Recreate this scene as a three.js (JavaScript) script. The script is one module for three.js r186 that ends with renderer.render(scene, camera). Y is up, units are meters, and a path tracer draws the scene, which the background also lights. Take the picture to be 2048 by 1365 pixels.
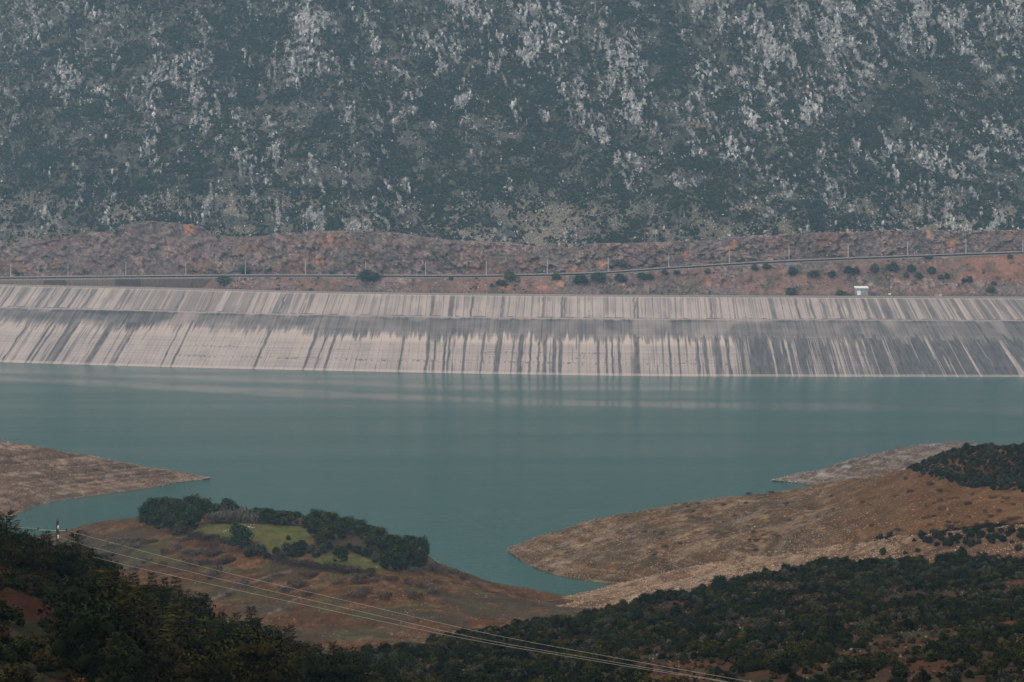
import * as THREE from 'three';
import { mergeGeometries } from 'three/addons/utils/BufferGeometryUtils.js';

// ------------------------------------------------------------------ camera, sky, sun, exposure
const EYE = 83, F = 5400, HORIZON = 441;                    // eye height over the lake; focal length in photo pixels (2048 wide)
const PITCH = Math.atan((682.5 - HORIZON) / F);
const scene = new THREE.Scene();
const camera = new THREE.PerspectiveCamera(2 * Math.atan(682.5 / F) * 180 / Math.PI, 2048 / 1365, 1, 6000);
camera.position.set(0, EYE, 0);
camera.lookAt(0, EYE - 1000 * Math.tan(PITCH), -1000);
scene.add(camera);
const SKY = 1.0, SUN = 1.5, EXPOSURE = 1.32, HAZE = 0.000125;
{
  const W = 256, H = 128, data = new Float32Array(W * H * 4);   // even grey overcast, brighter overhead
  for (let j = 0; j < H; j++) for (let i = 0; i < W; i++) {
    const up = Math.max(0, Math.sin(((j + 0.5) / H - 0.5) * Math.PI)), L = SKY * (0.4 + 0.8 * up), o = (j * W + i) * 4;
    data[o] = L * 0.985; data[o + 1] = L * 0.995; data[o + 2] = L * 1.03; data[o + 3] = 1;
  }
  const sky = new THREE.DataTexture(data, W, H, THREE.RGBAFormat, THREE.FloatType);
  sky.mapping = THREE.EquirectangularReflectionMapping; sky.magFilter = THREE.LinearFilter; sky.needsUpdate = true;
  scene.background = sky; scene.environment = sky;
}
const sun = new THREE.DirectionalLight(0xfff1e2, SUN);
sun.position.set(-900, 640, -250); sun.target.position.set(0, 0, -1100); sun.castShadow = true; sun.shadow.radius = 20;
Object.assign(sun.shadow.camera, { left: -900, right: 900, top: 1200, bottom: -1200, near: 10, far: 3000 });
sun.name = 'sun'; scene.add(sun, sun.target);
scene.fog = new THREE.FogExp2(new THREE.Color().setRGB(0.5, 0.79, 1.0), HAZE);
const renderer = new THREE.WebGLRenderer();
renderer.toneMapping = THREE.LinearToneMapping; renderer.toneMappingExposure = EXPOSURE; renderer.shadowMap.enabled = true;

// ------------------------------------------------------------------ numbers and noise
function rng(seed) { let s = seed | 0; return () => { s = (s + 0x6d2b79f5) | 0; let t = Math.imul(s ^ (s >>> 15), 1 | s); t = (t + Math.imul(t ^ (t >>> 7), 61 | t)) ^ t; return ((t ^ (t >>> 14)) >>> 0) / 4294967296; }; }
const clamp = (x, a = 0, b = 1) => Math.min(b, Math.max(a, x)), mix = (a, b, t) => a + (b - a) * t;
const sst = (a, b, x) => { const t = clamp((x - a) / (b - a)); return t * t * (3 - 2 * t); };
const hash = (x, y, s) => { let h = Math.imul(x | 0, 374761393) ^ Math.imul(y | 0, 668265263) ^ Math.imul(s | 0, 1274126177); h = Math.imul(h ^ (h >>> 13), 1274126177); h ^= h >>> 16; return (h >>> 0) / 4294967296; };
function vn(x, y, s = 1) {
  const ix = Math.floor(x), iy = Math.floor(y), fx = x - ix, fy = y - iy, u = fx * fx * (3 - 2 * fx), v = fy * fy * (3 - 2 * fy);
  return mix(mix(hash(ix, iy, s), hash(ix + 1, iy, s), u), mix(hash(ix, iy + 1, s), hash(ix + 1, iy + 1, s), u), v);
}
function fbm(x, y, o = 4, s = 1) { let a = 0.5, t = 0, n = 0; for (let i = 0; i < o; i++) { t += a * vn(x, y, s + i * 17); n += a; a *= 0.55; const q = x * 1.62 + y * 1.17; y = -x * 1.17 + y * 1.62; x = q; } return t / n; }
const ridged = (x, y, o, s) => { let a = 0.5, t = 0, n = 0; for (let i = 0; i < o; i++) { t += a * (1 - Math.abs(2 * vn(x, y, s + i * 13) - 1)); n += a; a *= 0.55; x *= 2.07; y *= 2.03; } return t / n; };
function cell(x, y, s) {                                      // distance to the nearest and second nearest seed, id of the nearest
  const ix = Math.floor(x), iy = Math.floor(y); let a = 9, b = 9, id = 0;
  for (let j = -1; j < 2; j++) for (let i = -1; i < 2; i++) {
    const cx = ix + i, cy = iy + j, d = Math.hypot(cx + hash(cx, cy, s) - x, cy + hash(cx, cy, s + 5) - y);
    if (d < a) { b = a; a = d; id = hash(cx, cy, s + 9); } else if (d < b) b = d;
  }
  return [a, b, id];
}
function curve(pts, k) {                                      // smooth monotone curve through [x, ..., value at k]
  const n = pts.length, d = [], m = [];
  for (let i = 0; i < n - 1; i++) d.push((pts[i + 1][k] - pts[i][k]) / (pts[i + 1][0] - pts[i][0]));
  for (let i = 0; i < n; i++) m.push(i === 0 ? d[0] : i === n - 1 ? d[n - 2] : d[i - 1] * d[i] <= 0 ? 0 : 2 * d[i - 1] * d[i] / (d[i - 1] + d[i]));
  return (x) => {
    if (x <= pts[0][0]) return pts[0][k] + m[0] * (x - pts[0][0]) * 0.5;
    if (x >= pts[n - 1][0]) return pts[n - 1][k] + m[n - 1] * (x - pts[n - 1][0]) * 0.5;
    let i = 0; while (x > pts[i + 1][0]) i++;
    const h = pts[i + 1][0] - pts[i][0], t = (x - pts[i][0]) / h, t2 = t * t, t3 = t2 * t;
    return pts[i][k] * (2 * t3 - 3 * t2 + 1) + m[i] * h * (t3 - 2 * t2 + t) + pts[i + 1][k] * (-2 * t3 + 3 * t2) + m[i + 1] * h * (t3 - t2);
  };
}
// surveying from the photo: bearings (px, py) with a distance or an elevation become places
const cP = Math.cos(PITCH), sP = Math.sin(PITCH);
const ptD = (px, py, d) => { const x = (px - 1024) / F, y = (682.5 - py) / F, k = d / (cP + y * sP); return [x * k, EYE + (y * cP - sP) * k, -d]; };
const ptY = (px, py, Y) => { const x = (px - 1024) / F, y = (682.5 - py) / F, k = (Y - EYE) / (y * cP - sP); return [x * k, Y, -(cP + y * sP) * k]; };
const ptDY = (px, d, Y) => [(px - 1024) / F * (cP * d - sP * (Y - EYE)), Y, -d];
const proj = (x, y, z) => { const f = -sP * (y - EYE) - cP * z, u = cP * (y - EYE) - sP * z; return [1024 + F * x / f, 682.5 - F * u / f, f]; };

// ------------------------------------------------------------------ naming
const used = {};
function numbered(name) { const n = used[name] = (used[name] ?? -1) + 1; return n ? name + '_' + String(n).padStart(3, '0') : name; }
function tag(o, label, category, group, kind) { Object.assign(o.userData, { label, category }); if (group) o.userData.group = group; if (kind) o.userData.kind = kind; return o; }
function add(o, name) { o.name = numbered(name); o.traverse((m) => { if (m.isMesh) m.castShadow = m.receiveShadow = true; }); scene.add(o); return o; }
function part(parent, name, geo, mat) { const m = new THREE.Mesh(geo, mat); m.name = name; m.castShadow = m.receiveShadow = true; parent.add(m); return m; }

// ------------------------------------------------------------------ materials
function detailTexture(seed, contrast, fine, size = 512) {     // grain in tones round white, tileable by mirroring
  const d = new Uint8Array(size * size * 4);
  for (let j = 0; j < size; j++) for (let i = 0; i < size; i++) {
    let v = 0.45 * fbm(i / 38, j / 38, 4, seed) + 0.35 * fbm(i / fine, j / fine, 3, seed + 3) + 0.2 * hash(i, j, seed + 7);
    v = clamp(0.74 + (v - 0.5) * contrast); const o = (j * size + i) * 4; d[o] = d[o + 1] = d[o + 2] = 255 * v; d[o + 3] = 255;
  }
  const t = new THREE.DataTexture(d, size, size); t.wrapS = t.wrapT = THREE.MirroredRepeatWrapping; t.magFilter = THREE.LinearFilter; t.needsUpdate = true; return t;
}
const tone = (r, g, b) => new THREE.Color().setRGB(r, g, b);
const std = (o) => new THREE.MeshPhysicalMaterial({ roughness: 0.95, metalness: 0, specularIntensity: (o.roughness ?? 1) < 0.75 ? 0.8 : 0.06, ...o });
const grain = detailTexture(11, 1.5, 6), grainMap = (m) => { const t = grain.clone(); t.repeat.set(1 / m, 1 / m); t.needsUpdate = true; return t; };
const M = {
  soil: std({ vertexColors: true, map: grainMap(26), bumpMap: grainMap(9), bumpScale: 0.35 }),
  mountain: std({ vertexColors: true, map: grainMap(70), bumpMap: grainMap(31), bumpScale: 0.9 }),
  leaf: std({ vertexColors: true, roughness: 0.85 }),
  bark: std({ color: tone(0.03, 0.024, 0.02), bumpMap: grainMap(1), bumpScale: 0.03 }),
  stone: std({ vertexColors: true, bumpMap: grainMap(2), bumpScale: 0.05 }),
  kerb: std({ color: tone(0.4, 0.35, 0.32), map: grainMap(7) }),
  asphalt: std({ color: tone(0.06, 0.06, 0.062), map: grainMap(5) }),
  galvanised: std({ color: tone(0.62, 0.62, 0.62), roughness: 0.6, metalness: 0.2 }),
  plaster: std({ color: tone(0.33, 0.33, 0.33), map: grainMap(3) }),
  white: std({ color: tone(0.8, 0.8, 0.79), roughness: 0.6 }),
  cream: std({ color: tone(0.72, 0.7, 0.62), roughness: 0.7 }),
  beige: std({ color: tone(0.55, 0.46, 0.34), roughness: 0.8 }),
  dark: std({ color: tone(0.02, 0.02, 0.022), roughness: 0.5 }),
  timber: std({ color: tone(0.06, 0.05, 0.045) }),
  wire: std({ color: tone(0.42, 0.38, 0.33), roughness: 0.5, metalness: 0.1 }),
  ceramic: std({ color: tone(0.85, 0.84, 0.8), roughness: 0.25 }),
};
const TINTS = {
  oak: [0.03, 0.05, 0.009], oakWarm: [0.048, 0.058, 0.01], pine: [0.013, 0.02, 0.006], pineWarm: [0.034, 0.031, 0.007], maquis: [0.022, 0.031, 0.009], maquisDark: [0.014, 0.02, 0.008], maquisGrey: [0.066, 0.07, 0.048],
  maquisWarm: [0.055, 0.054, 0.013], bare: [0.12, 0.07, 0.05], bareGrey: [0.15, 0.13, 0.105], bareDark: [0.062, 0.042, 0.034], far: [0.044, 0.065, 0.036], farBright: [0.085, 0.13, 0.03], farYellow: [0.16, 0.15, 0.04], farGrey: [0.09, 0.1, 0.075],
};
const leafMat = Object.fromEntries(Object.entries(TINTS).map(([k, c]) => [k, std({ vertexColors: true, roughness: 0.8, color: tone(...c) })]));

// ------------------------------------------------------------------ terrain sheets
const span = (a, b, step) => { const n = Math.max(1, Math.round((b - a) / step)); return Array.from({ length: n }, (_, i) => a + (b - a) * i / n); };
function sheet({ cols, rows, subs, move, paint }) {             // rows: [mode, controls]; PY bearing + elevation, PD bearing + distance, DY distance + elevation
  const fs = rows.map(([mode, pts]) => { const a = curve(pts, 1), b = curve(pts, 2), f = { PY: ptY, PD: ptD, DY: ptDY }[mode]; return (px) => f(px, a(px), b(px)); });
  const nu = cols.length, vs = []; fs.forEach((_, k) => { if (k < fs.length - 1) for (let s = 0; s < subs[k]; s++) vs.push(k + s / subs[k]); }); vs.push(fs.length - 1);
  const nv = vs.length, pos = new Float32Array(nu * nv * 3), col = new Float32Array(nu * nv * 3), uv = new Float32Array(nu * nv * 2), idx = [];
  for (let i = 0; i < nu; i++) {
    const R = fs.map((f) => f(cols[i]));
    for (let j = 0; j < nv; j++) {
      const k = Math.min(fs.length - 2, Math.floor(vs[j])), t = vs[j] - k, p0 = R[Math.max(0, k - 1)], p1 = R[k], p2 = R[k + 1], p3 = R[Math.min(fs.length - 1, k + 2)], o = (j * nu + i) * 3;
      for (let c = 0; c < 3; c++) { const m1 = (p2[c] - p0[c]) * 0.4, m2 = (p3[c] - p1[c]) * 0.4, t2 = t * t, t3 = t2 * t; pos[o + c] = p1[c] * (2 * t3 - 3 * t2 + 1) + m1 * (t3 - 2 * t2 + t) + p2[c] * (-2 * t3 + 3 * t2) + m2 * (t3 - t2); }
    }
  }
  const S = { nu, nv, pos, cols, vs };
  for (let j = 0; j < nv; j++) for (let i = 0; i < nu; i++) {
    const o = (j * nu + i) * 3; if (move) { const d = move(pos[o], pos[o + 1], pos[o + 2], cols[i], vs[j]); pos[o] += d[0]; pos[o + 1] += d[1]; pos[o + 2] += d[2]; }
    uv[(j * nu + i) * 2] = pos[o]; uv[(j * nu + i) * 2 + 1] = pos[o + 1] * 0.8 - pos[o + 2] * 0.6;
    if (i && j) { const a = (j - 1) * nu + i - 1, b = a + 1, c = j * nu + i - 1, d = c + 1; idx.push(a, b, c, b, d, c); }
  }
  const g = new THREE.BufferGeometry();
  g.setAttribute('position', new THREE.BufferAttribute(pos, 3)); g.setAttribute('uv', new THREE.BufferAttribute(uv, 2)); g.setIndex(idx); g.computeVertexNormals();
  S.nor = g.attributes.normal.array;
  let flip = 0; for (let o = 1; o < S.nor.length; o += 303) flip += S.nor[o - o % 3 + 1] < 0 ? 1 : -1;
  if (flip > 0) { for (let q = 0; q < idx.length; q += 3) [idx[q], idx[q + 1]] = [idx[q + 1], idx[q]]; g.setIndex(idx); g.computeVertexNormals(); S.nor = g.attributes.normal.array; }
  for (let j = 0; j < nv; j++) for (let i = 0; i < nu; i++) {
    const o = (j * nu + i) * 3, q = proj(pos[o], pos[o + 1], pos[o + 2]), c = paint(pos[o], pos[o + 1], pos[o + 2], q[0], q[1], S.nor[o + 1], vs[j]); col.set(c, o);
  }
  g.setAttribute('color', new THREE.BufferAttribute(col, 3)); S.geo = g;
  S.xd = (x, d) => {                                           // the ground under a place
    const px = 1024 + F * x / d; if (px < cols[0] || px > cols[nu - 1]) return null;
    let i = 0, hi = nu - 2; while (i < hi) { const m = (i + hi + 1) >> 1; if (cols[m] <= px) i = m; else hi = m - 1; }
    const a = clamp((px - cols[i]) / (cols[i + 1] - cols[i]));
    for (let j = 0; j < nv - 1; j++) {
      const o = (j * nu + i) * 3, n = ((j + 1) * nu + i) * 3, z0 = mix(-pos[o + 2], -pos[o + 5], a), z1 = mix(-pos[n + 2], -pos[n + 5], a);
      if ((z0 - d) * (z1 - d) <= 0) { const t = clamp((d - z0) / (z1 - z0 || 1)); return [x, mix(mix(pos[o + 1], pos[o + 4], a), mix(pos[n + 1], pos[n + 4], a), t), -d, j + t]; }
    }
    return null;
  };
  let map = null;
  S.pick = (px, py, reach = 14) => {                           // the nearest ground seen in that bearing
    if (!map) { map = new Map(); for (let o = 0; o < pos.length; o += 3) { const q = proj(pos[o], pos[o + 1], pos[o + 2]), key = Math.round(q[0] / 3) * 100003 + Math.round(q[1] / 3), was = map.get(key); if (was === undefined || -pos[o + 2] < -pos[was + 2]) map.set(key, o); } }
    const a = Math.round(px / 3), b = Math.round(py / 3);
    for (let r = 0; r <= reach; r++) for (let i = -r; i <= r; i++) for (let j = -r; j <= r; j++) if (Math.max(Math.abs(i), Math.abs(j)) === r) { const o = map.get((a + i) * 100003 + b + j); if (o !== undefined) return [pos[o], pos[o + 1], pos[o + 2], o]; }
    return null;
  };
  return S;
}
const blend = (a, b, t) => [mix(a[0], b[0], t), mix(a[1], b[1], t), mix(a[2], b[2], t)], times = (a, k) => [a[0] * k, a[1] * k, a[2] * k];
function strokeDist(px, py, line) { let best = 1e9; for (let i = 0; i < line.length - 1; i++) { const [x0, y0] = line[i], [x1, y1] = line[i + 1], dx = x1 - x0, dy = y1 - y0, t = clamp(((px - x0) * dx + (py - y0) * dy) / (dx * dx + dy * dy)); best = Math.min(best, Math.hypot(px - x0 - dx * t, (py - y0 - dy * t))); } return best; }
function land(name, S, label, category, mat = M.soil) { return tag(add(new THREE.Mesh(S.geo, mat), name), label, category, null, 'structure'); }

// ---- the far bank: crest and waterline
const crestY = curve([[-700, 546], [-300, 560], [0, 572], [340, 579.5], [700, 588], [1024, 592], [1380, 594.5], [1700, 596], [2048, 597.5], [2750, 600]], 1);
const waterY = curve([[-1000, 690], [-500, 708], [0, 725], [340, 735], [700, 743], [1000, 749], [1380, 753.5], [2048, 755], [3000, 757]], 1);
const footX = curve([[-700, -900], [-300, -440], [0, -104], [103, 0], [266, 171], [420, 345], [574, 506], [700, 650], [866, 851], [1008, 990], [1124, 1121], [1270, 1277], [1400, 1415], [1540, 1575], [1700, 1755], [1830, 1912], [1950, 2060], [2048, 2180], [2350, 2540], [2750, 3000]], 1);
const footOf = (s) => ptY(footX(s), waterY(footX(s)), 0);
const dCrest = (s) => -footOf(s)[2] + 70;
const crestOf = (s) => ptD(s, crestY(s), dCrest(s));
const dRoad = (() => { const f = curve([[-700, 15], [0, 15], [430, 17], [700, 22], [1000, 25], [1500, 34], [2048, 46], [2750, 60]], 1); return (s) => dCrest(s) + f(s); })();
const roadY = curve([[-700, 562], [0, 557], [300, 554], [550, 552.5], [930, 553.5], [1030, 552], [1180, 548], [1348, 537], [1550, 525], [1820, 514], [2048, 506], [2750, 485]], 1);
const cutY = curve([[-700, 480], [0, 488], [60, 490], [100, 479], [200, 466], [250, 451], [330, 443], [390, 450], [425, 470], [500, 475], [600, 466], [700, 463], [800, 470], [900, 483], [1000, 487], [1060, 494], [1130, 497], [1200, 488], [1300, 487], [1400, 482], [1500, 474], [1600, 468], [1700, 465], [1800, 462], [1960, 465], [2048, 462], [2750, 450]], 1);
const dCut = (s) => dRoad(s) + 8 + (roadY(s) - cutY(s)) * 0.17;
const farCols = [...span(-700, -40, 14), ...span(-40, 2090, 2.7), ...span(2090, 2751, 14), 2751];
const knots = [-700, -400, -200, 0, 100, 200, 300, 400, 430, 500, 600, 700, 800, 900, 1000, 1060, 1130, 1200, 1300, 1400, 1500, 1600, 1700, 1800, 1900, 2048, 2300, 2751];
const along = (f, g) => knots.map((s) => [s, f(s), g(s)]);

// outcrops of the mountain that stand out: bearing, half width, half height, lean
const CRAGS = [[622, 50, 30, 40, .1], [600, 92, 48, 18, -.1], [588, 140, 20, 42, .05], [490, 112, 16, 32, .2], [385, 122, 42, 24, -.3], [330, 150, 20, 18, 0], [1045, 18, 50, 22, .2], [975, 32, 44, 20, .5], [1492, 58, 36, 34, .4], [1503, 22, 26, 16, .3], [1488, 95, 26, 30, 0], [1548, 112, 26, 22, 0], [1405, 150, 46, 34, -.2], [1385, 195, 18, 30, 0], [1440, 182, 34, 12, -.5],
  [1632, 215, 34, 28, .2], [1266, 212, 22, 40, .2], [1900, 45, 22, 26, .4], [1935, 95, 22, 26, .5], [1975, 140, 22, 34, .4], [1240, 130, 22, 18, 0], [88, 262, 15, 52, -.2], [96, 325, 18, 34, .2], [998, 262, 11, 44, .1], [1002, 312, 14, 20, 0], [300, 305, 26, 34, -.3], [1500, 235, 24, 22, .6], [1466, 292, 16, 24, .4], [1205, 265, 24, 38, .1], [1160, 235, 14, 26, 0], [1795, 345, 13, 26, .1], [1645, 302, 22, 22, .4],
  [1840, 305, 26, 26, .3], [672, 205, 14, 34, .1], [690, 228, 28, 20, 0], [225, 130, 22, 22, 0], [130, 130, 30, 22, -.2], [205, 180, 26, 16, 0], [240, 345, 18, 30, -.3], [215, 285, 20, 18, -.2], [500, 248, 18, 24, -.1], [545, 240, 30, 14, 0], [390, 245, 14, 24, 0], [300, 220, 16, 22, 0], [925, 200, 22, 14, 0], [890, 215, 30, 12, .2], [860, 260, 14, 20, 0], [1060, 80, 20, 40, .2], [1130, 95, 30, 14, .3],
  [1190, 75, 26, 14, .3], [1790, 290, 22, 18, .2], [1715, 290, 24, 10, 0], [1880, 335, 14, 22, .2], [1990, 300, 22, 16, 0], [2030, 215, 16, 22, .2], [1030, 215, 14, 30, 0], [1100, 230, 16, 20, 0], [1370, 245, 28, 10, -.1], [1760, 130, 26, 10, .1], [1840, 30, 14, 22, .1], [1700, 80, 26, 12, 0], [30, 180, 18, 30, 0], [20, 350, 14, 22, 0], [150, 400, 20, 14, 0], [760, 90, 24, 16, 0], [800, 130, 16, 22, 0], [720, 40, 24, 14, 0]];
function crag(px, py, id = null) {
  let best = 0; for (let k = 0; k < CRAGS.length; k++) { const [cx, cy, w, h, lean] = CRAGS[k], dy = py - cy, dx = px - cx - dy * lean; const q = 1 - (dx * dx) / (w * w) - (dy * dy) / (h * h); if (q > best) { best = q; if (id) id[0] = k; } } return best;
}
// rock share at a place of the mountainside
function rockiness(x, y, z, px, py) {
  const wx = x + 9 * (fbm(x / 19, y / 19, 2, 71) - 0.5) + 0.16 * y, wy = y + 0.3 * x * (fbm(x / 160, y / 160, 2, 5) - 0.5);
  const big = fbm(wx / 46, wy / 40, 3, 3), med = fbm(wx / 8.5, wy / 15, 3, 33), streak = fbm(wx / 1.7, wy / 3.1, 3, 43), c = Math.sqrt(crag(px, py));
  const f = 0.24 * (big - 0.5) + 0.16 * (fbm(wx / 95, wy / 130, 2, 13) - 0.5) + 0.164 + 0.34 * med + 0.4 * streak + c * (0.01 + 0.17 * med * streak * 2) - 0.025 * sst(330, 420, py);
  return sst(0.552, 0.615, f);
}
// open stony grass at the foot of the mountain
const meadow = (x, y, px, py) => sst(365, 425, py + 70 * (fbm(px / 130, py / 60, 3, 91) - 0.5)) * sst(0.4, 0.52, fbm(x / 22, y / 12, 3, 95) + 0.05);
const mountain = sheet({
  cols: farCols, subs: [8, 44, 70, 70, 70, 70, 30, 12, 10, 8],
  rows: [['PD', along((s) => cutY(s) + 9, (s) => dCut(s) + 2)], ['PD', along(cutY, (s) => dCut(s) + 3)], ...[400, 300, 200, 100, 0, -120].map((py) => ['PD', along(() => py, (s) => dCut(s) + 3 + (cutY(s) - py) * 0.43)]),
    ['DY', along((s) => dCut(s) + 480, () => 410)], ['DY', along((s) => dCut(s) + 900, () => 560)], ['DY', along((s) => dCut(s) + 1500, () => 620)]],
  move: (x, y, z, px, v) => {
    if (v < 0.3) return [0, 0, 0];
    const q = proj(x, y, z), k = sst(0.8, 1.6, v), r = rockiness(x, y, z, q[0], q[1]);
    const gx = x + 0.35 * y + 22 * (fbm(x / 70, y / 70, 2, 26) - 0.5), swell = 26 * (fbm(x / 120, y / 100, 2, 21) - 0.5) + 24 * (ridged(gx / 64, y / 190, 2, 27) - 0.6) + 12 * (fbm(x / 26, y / 30, 2, 22) - 0.5);
    const flute = r * (5 * ridged(x / 4.2, y / 11, 3, 23) - 0.6 + 1.6 * (cell(x / 3, y / 4.6, 24)[2] - 0.4));
    const rough = 0.8 * (fbm(x / 2.4, y / 2.4, 2, 25) - 0.5), d = k * (swell + flute + rough);
    return [0.6 * r * (vn(x / 2, y / 2, 28) - 0.5), d * 0.45, d * 0.85];
  },
  paint: (x, y, z, px, py) => {
    const r = rockiness(x, y, z, px, py), g = meadow(x, y, px, py), n = fbm(x / 7, y / 7, 3, 61), m = fbm(x / 1.6, y / 2.6, 2, 62);
    let c = blend([0.06, 0.064, 0.045], [0.14, 0.122, 0.095], clamp(n + (m - 0.5) * 0.9)); c = blend(c, blend([0.27, 0.215, 0.165], [0.215, 0.18, 0.125], fbm(x / 16, y / 10, 3, 63)), g * 0.85);
    c = blend(c, [0.14, 0.11, 0.095], sst(0.62, 0.75, fbm(x / 20, y / 11, 3, 64)) * 0.7);
    const pale = times(blend([0.2, 0.19, 0.182], [0.5, 0.475, 0.445], clamp(m * 2.1 - 0.55)), 0.6 + 0.8 * hash(Math.round(x * 1.4), Math.round(y * 1.2), 29)); c = blend(c, pale, r * (0.75 + 0.25 * n));
    const warm = Math.max(0, 1 - Math.hypot((px - 1440) / 26, (py - 192) / 9), 1 - Math.hypot((px - 1395) / 26, (py - 252) / 9)); c = blend(c, [0.36, 0.25, 0.17], clamp(warm * 2) * 0.7);
    return times(c, 0.7 + 0.6 * hash(Math.round(x * 1.7), Math.round(y * 1.7), 9));
  },
});
land('mountain', mountain, 'steep hazy mountainside of grey limestone and dark scrub above the road', 'mountain', M.mountain);

// the rock cut above the road
const SCARS = [[377, 457, 9, 14], [660, 477, 6, 9], [1470, 487, 5, 8], [1460, 499, 8, 6], [1903, 486, 10, 9], [1857, 468, 4, 10], [1372, 512, 5, 9], [1150, 540, 10, 5], [1240, 540, 8, 5], [1205, 530, 8, 8], [1418, 566, 4, 9], [1122, 568, 8, 6], [1085, 575, 12, 4], [1010, 575, 12, 4], [640, 520, 8, 7]];
const scar = (px, py) => { let b = 0; for (const [x, y, w, h] of SCARS) b = Math.max(b, 1 - Math.hypot((px - x) / (w * 1.25), (py - y) / (h * 1.2))); return sst(0, 0.3, b + 0.25 * (fbm(px / 4, py / 4, 2, 8) - 0.5)); };
const CRACKS = [[[1138, 527], [1160, 518], [1200, 516], [1240, 510]], [[1243, 500], [1270, 515], [1300, 530], [1325, 534]], [[895, 520], [905, 530], [925, 545]], [[40, 497], [75, 490], [110, 481]], [[1455, 515], [1500, 518]], [[1580, 475], [1600, 495], [1610, 498]]];
function strata(x, y, s) { const k = 2.4 * (fbm(x / 24, y / 20, 3, s) - 0.5), u = x + 0.35 * y + k, w = y - 0.3 * x + k; return [fbm(u / 1.5, w / 1.2, 3, s + 1), ridged(u / 11, w / 9, 3, s + 2), cell(u / 4.2 + 0.9 * fbm(x / 2.6, y / 2.6, 2, s + 4), w / 3.4 + 0.7 * fbm(x / 2.4, y / 2.4, 2, s + 6), s + 3)]; }
function rockPaint(x, y, z, px, py) {
  const [a, b, c] = strata(x, y, 201), n = fbm(x / 26, y / 14, 3, 204);
  let k = blend([0.16, 0.105, 0.092], [0.46, 0.32, 0.262], clamp(0.1 + c[2] * 0.5 + (a - 0.5) * 1.9)); k = blend(k, [0.27, 0.13, 0.09], sst(0.52, 0.72, n) * 0.55); k = blend(k, [0.12, 0.115, 0.085], sst(0.56, 0.7, fbm(x / 9, y / 9, 3, 205)) * 0.6);
  k = blend(k, [0.06, 0.05, 0.05], sst(0.13, 0.02, c[1] - c[0]) * 0.75 * sst(0.42, 0.58, b)); k = blend(k, [0.2, 0.15, 0.15], sst(0.5, 0.65, fbm(x / 12, y / 9, 2, 207)) * 0.5); k = blend(k, [0.52, 0.24, 0.14], scar(px, py));
  let cr = 99; for (const l of CRACKS) cr = Math.min(cr, strokeDist(px, py + 2 * (vn(px / 6, 0, 4) - 0.5), l)); k = blend(k, [0.03, 0.028, 0.028], sst(2.2, 0.8, cr) * 0.8);
  return times(k, 0.75 + 0.5 * hash(Math.round(x * 1.8), Math.round(y * 1.8), 19));
}
const rockMove = (amp) => (x, y, z, px, v) => {
  const [a, b, c] = strata(x, y, 201), d = amp * (4 * (fbm(x / 26, y / 24, 3, 206) - 0.5) + 2.4 * (b - 0.5) + 2.4 * (c[2] - 0.5) * sst(0, 0.12, c[1] - c[0]) + 1.6 * (hash(c[2] * 9999, 3, 1) - 0.5) * c[0] * 2 + 1.3 * (a - 0.5));
  return [0, d * 0.2, d];
};
const rockCut = sheet({ cols: farCols, subs: [3, 26, 26, 3], move: (x, y, z, px, v) => rockMove(0.3 + 0.7 * sst(0.6, 1.4, v) * sst(3.4, 2.6, v))(x, y, z, px, v), paint: rockPaint,
  rows: [['PD', along((s) => roadY(s) + 3, (s) => dRoad(s) + 6.8)], ['PD', along((s) => roadY(s) - 2, (s) => dRoad(s) + 7.4)], ['PD', along((s) => mix(roadY(s), cutY(s), 0.5), (s) => mix(dRoad(s) + 8, dCut(s), 0.36))], ['PD', along(cutY, (s) => dCut(s))], ['PD', along((s) => cutY(s) - 3, (s) => dCut(s) + 9)]] });
land('rock_cut', rockCut, 'purple brown blasted rock face with orange scars along the far road', 'rock face', M.mountain);

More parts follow.
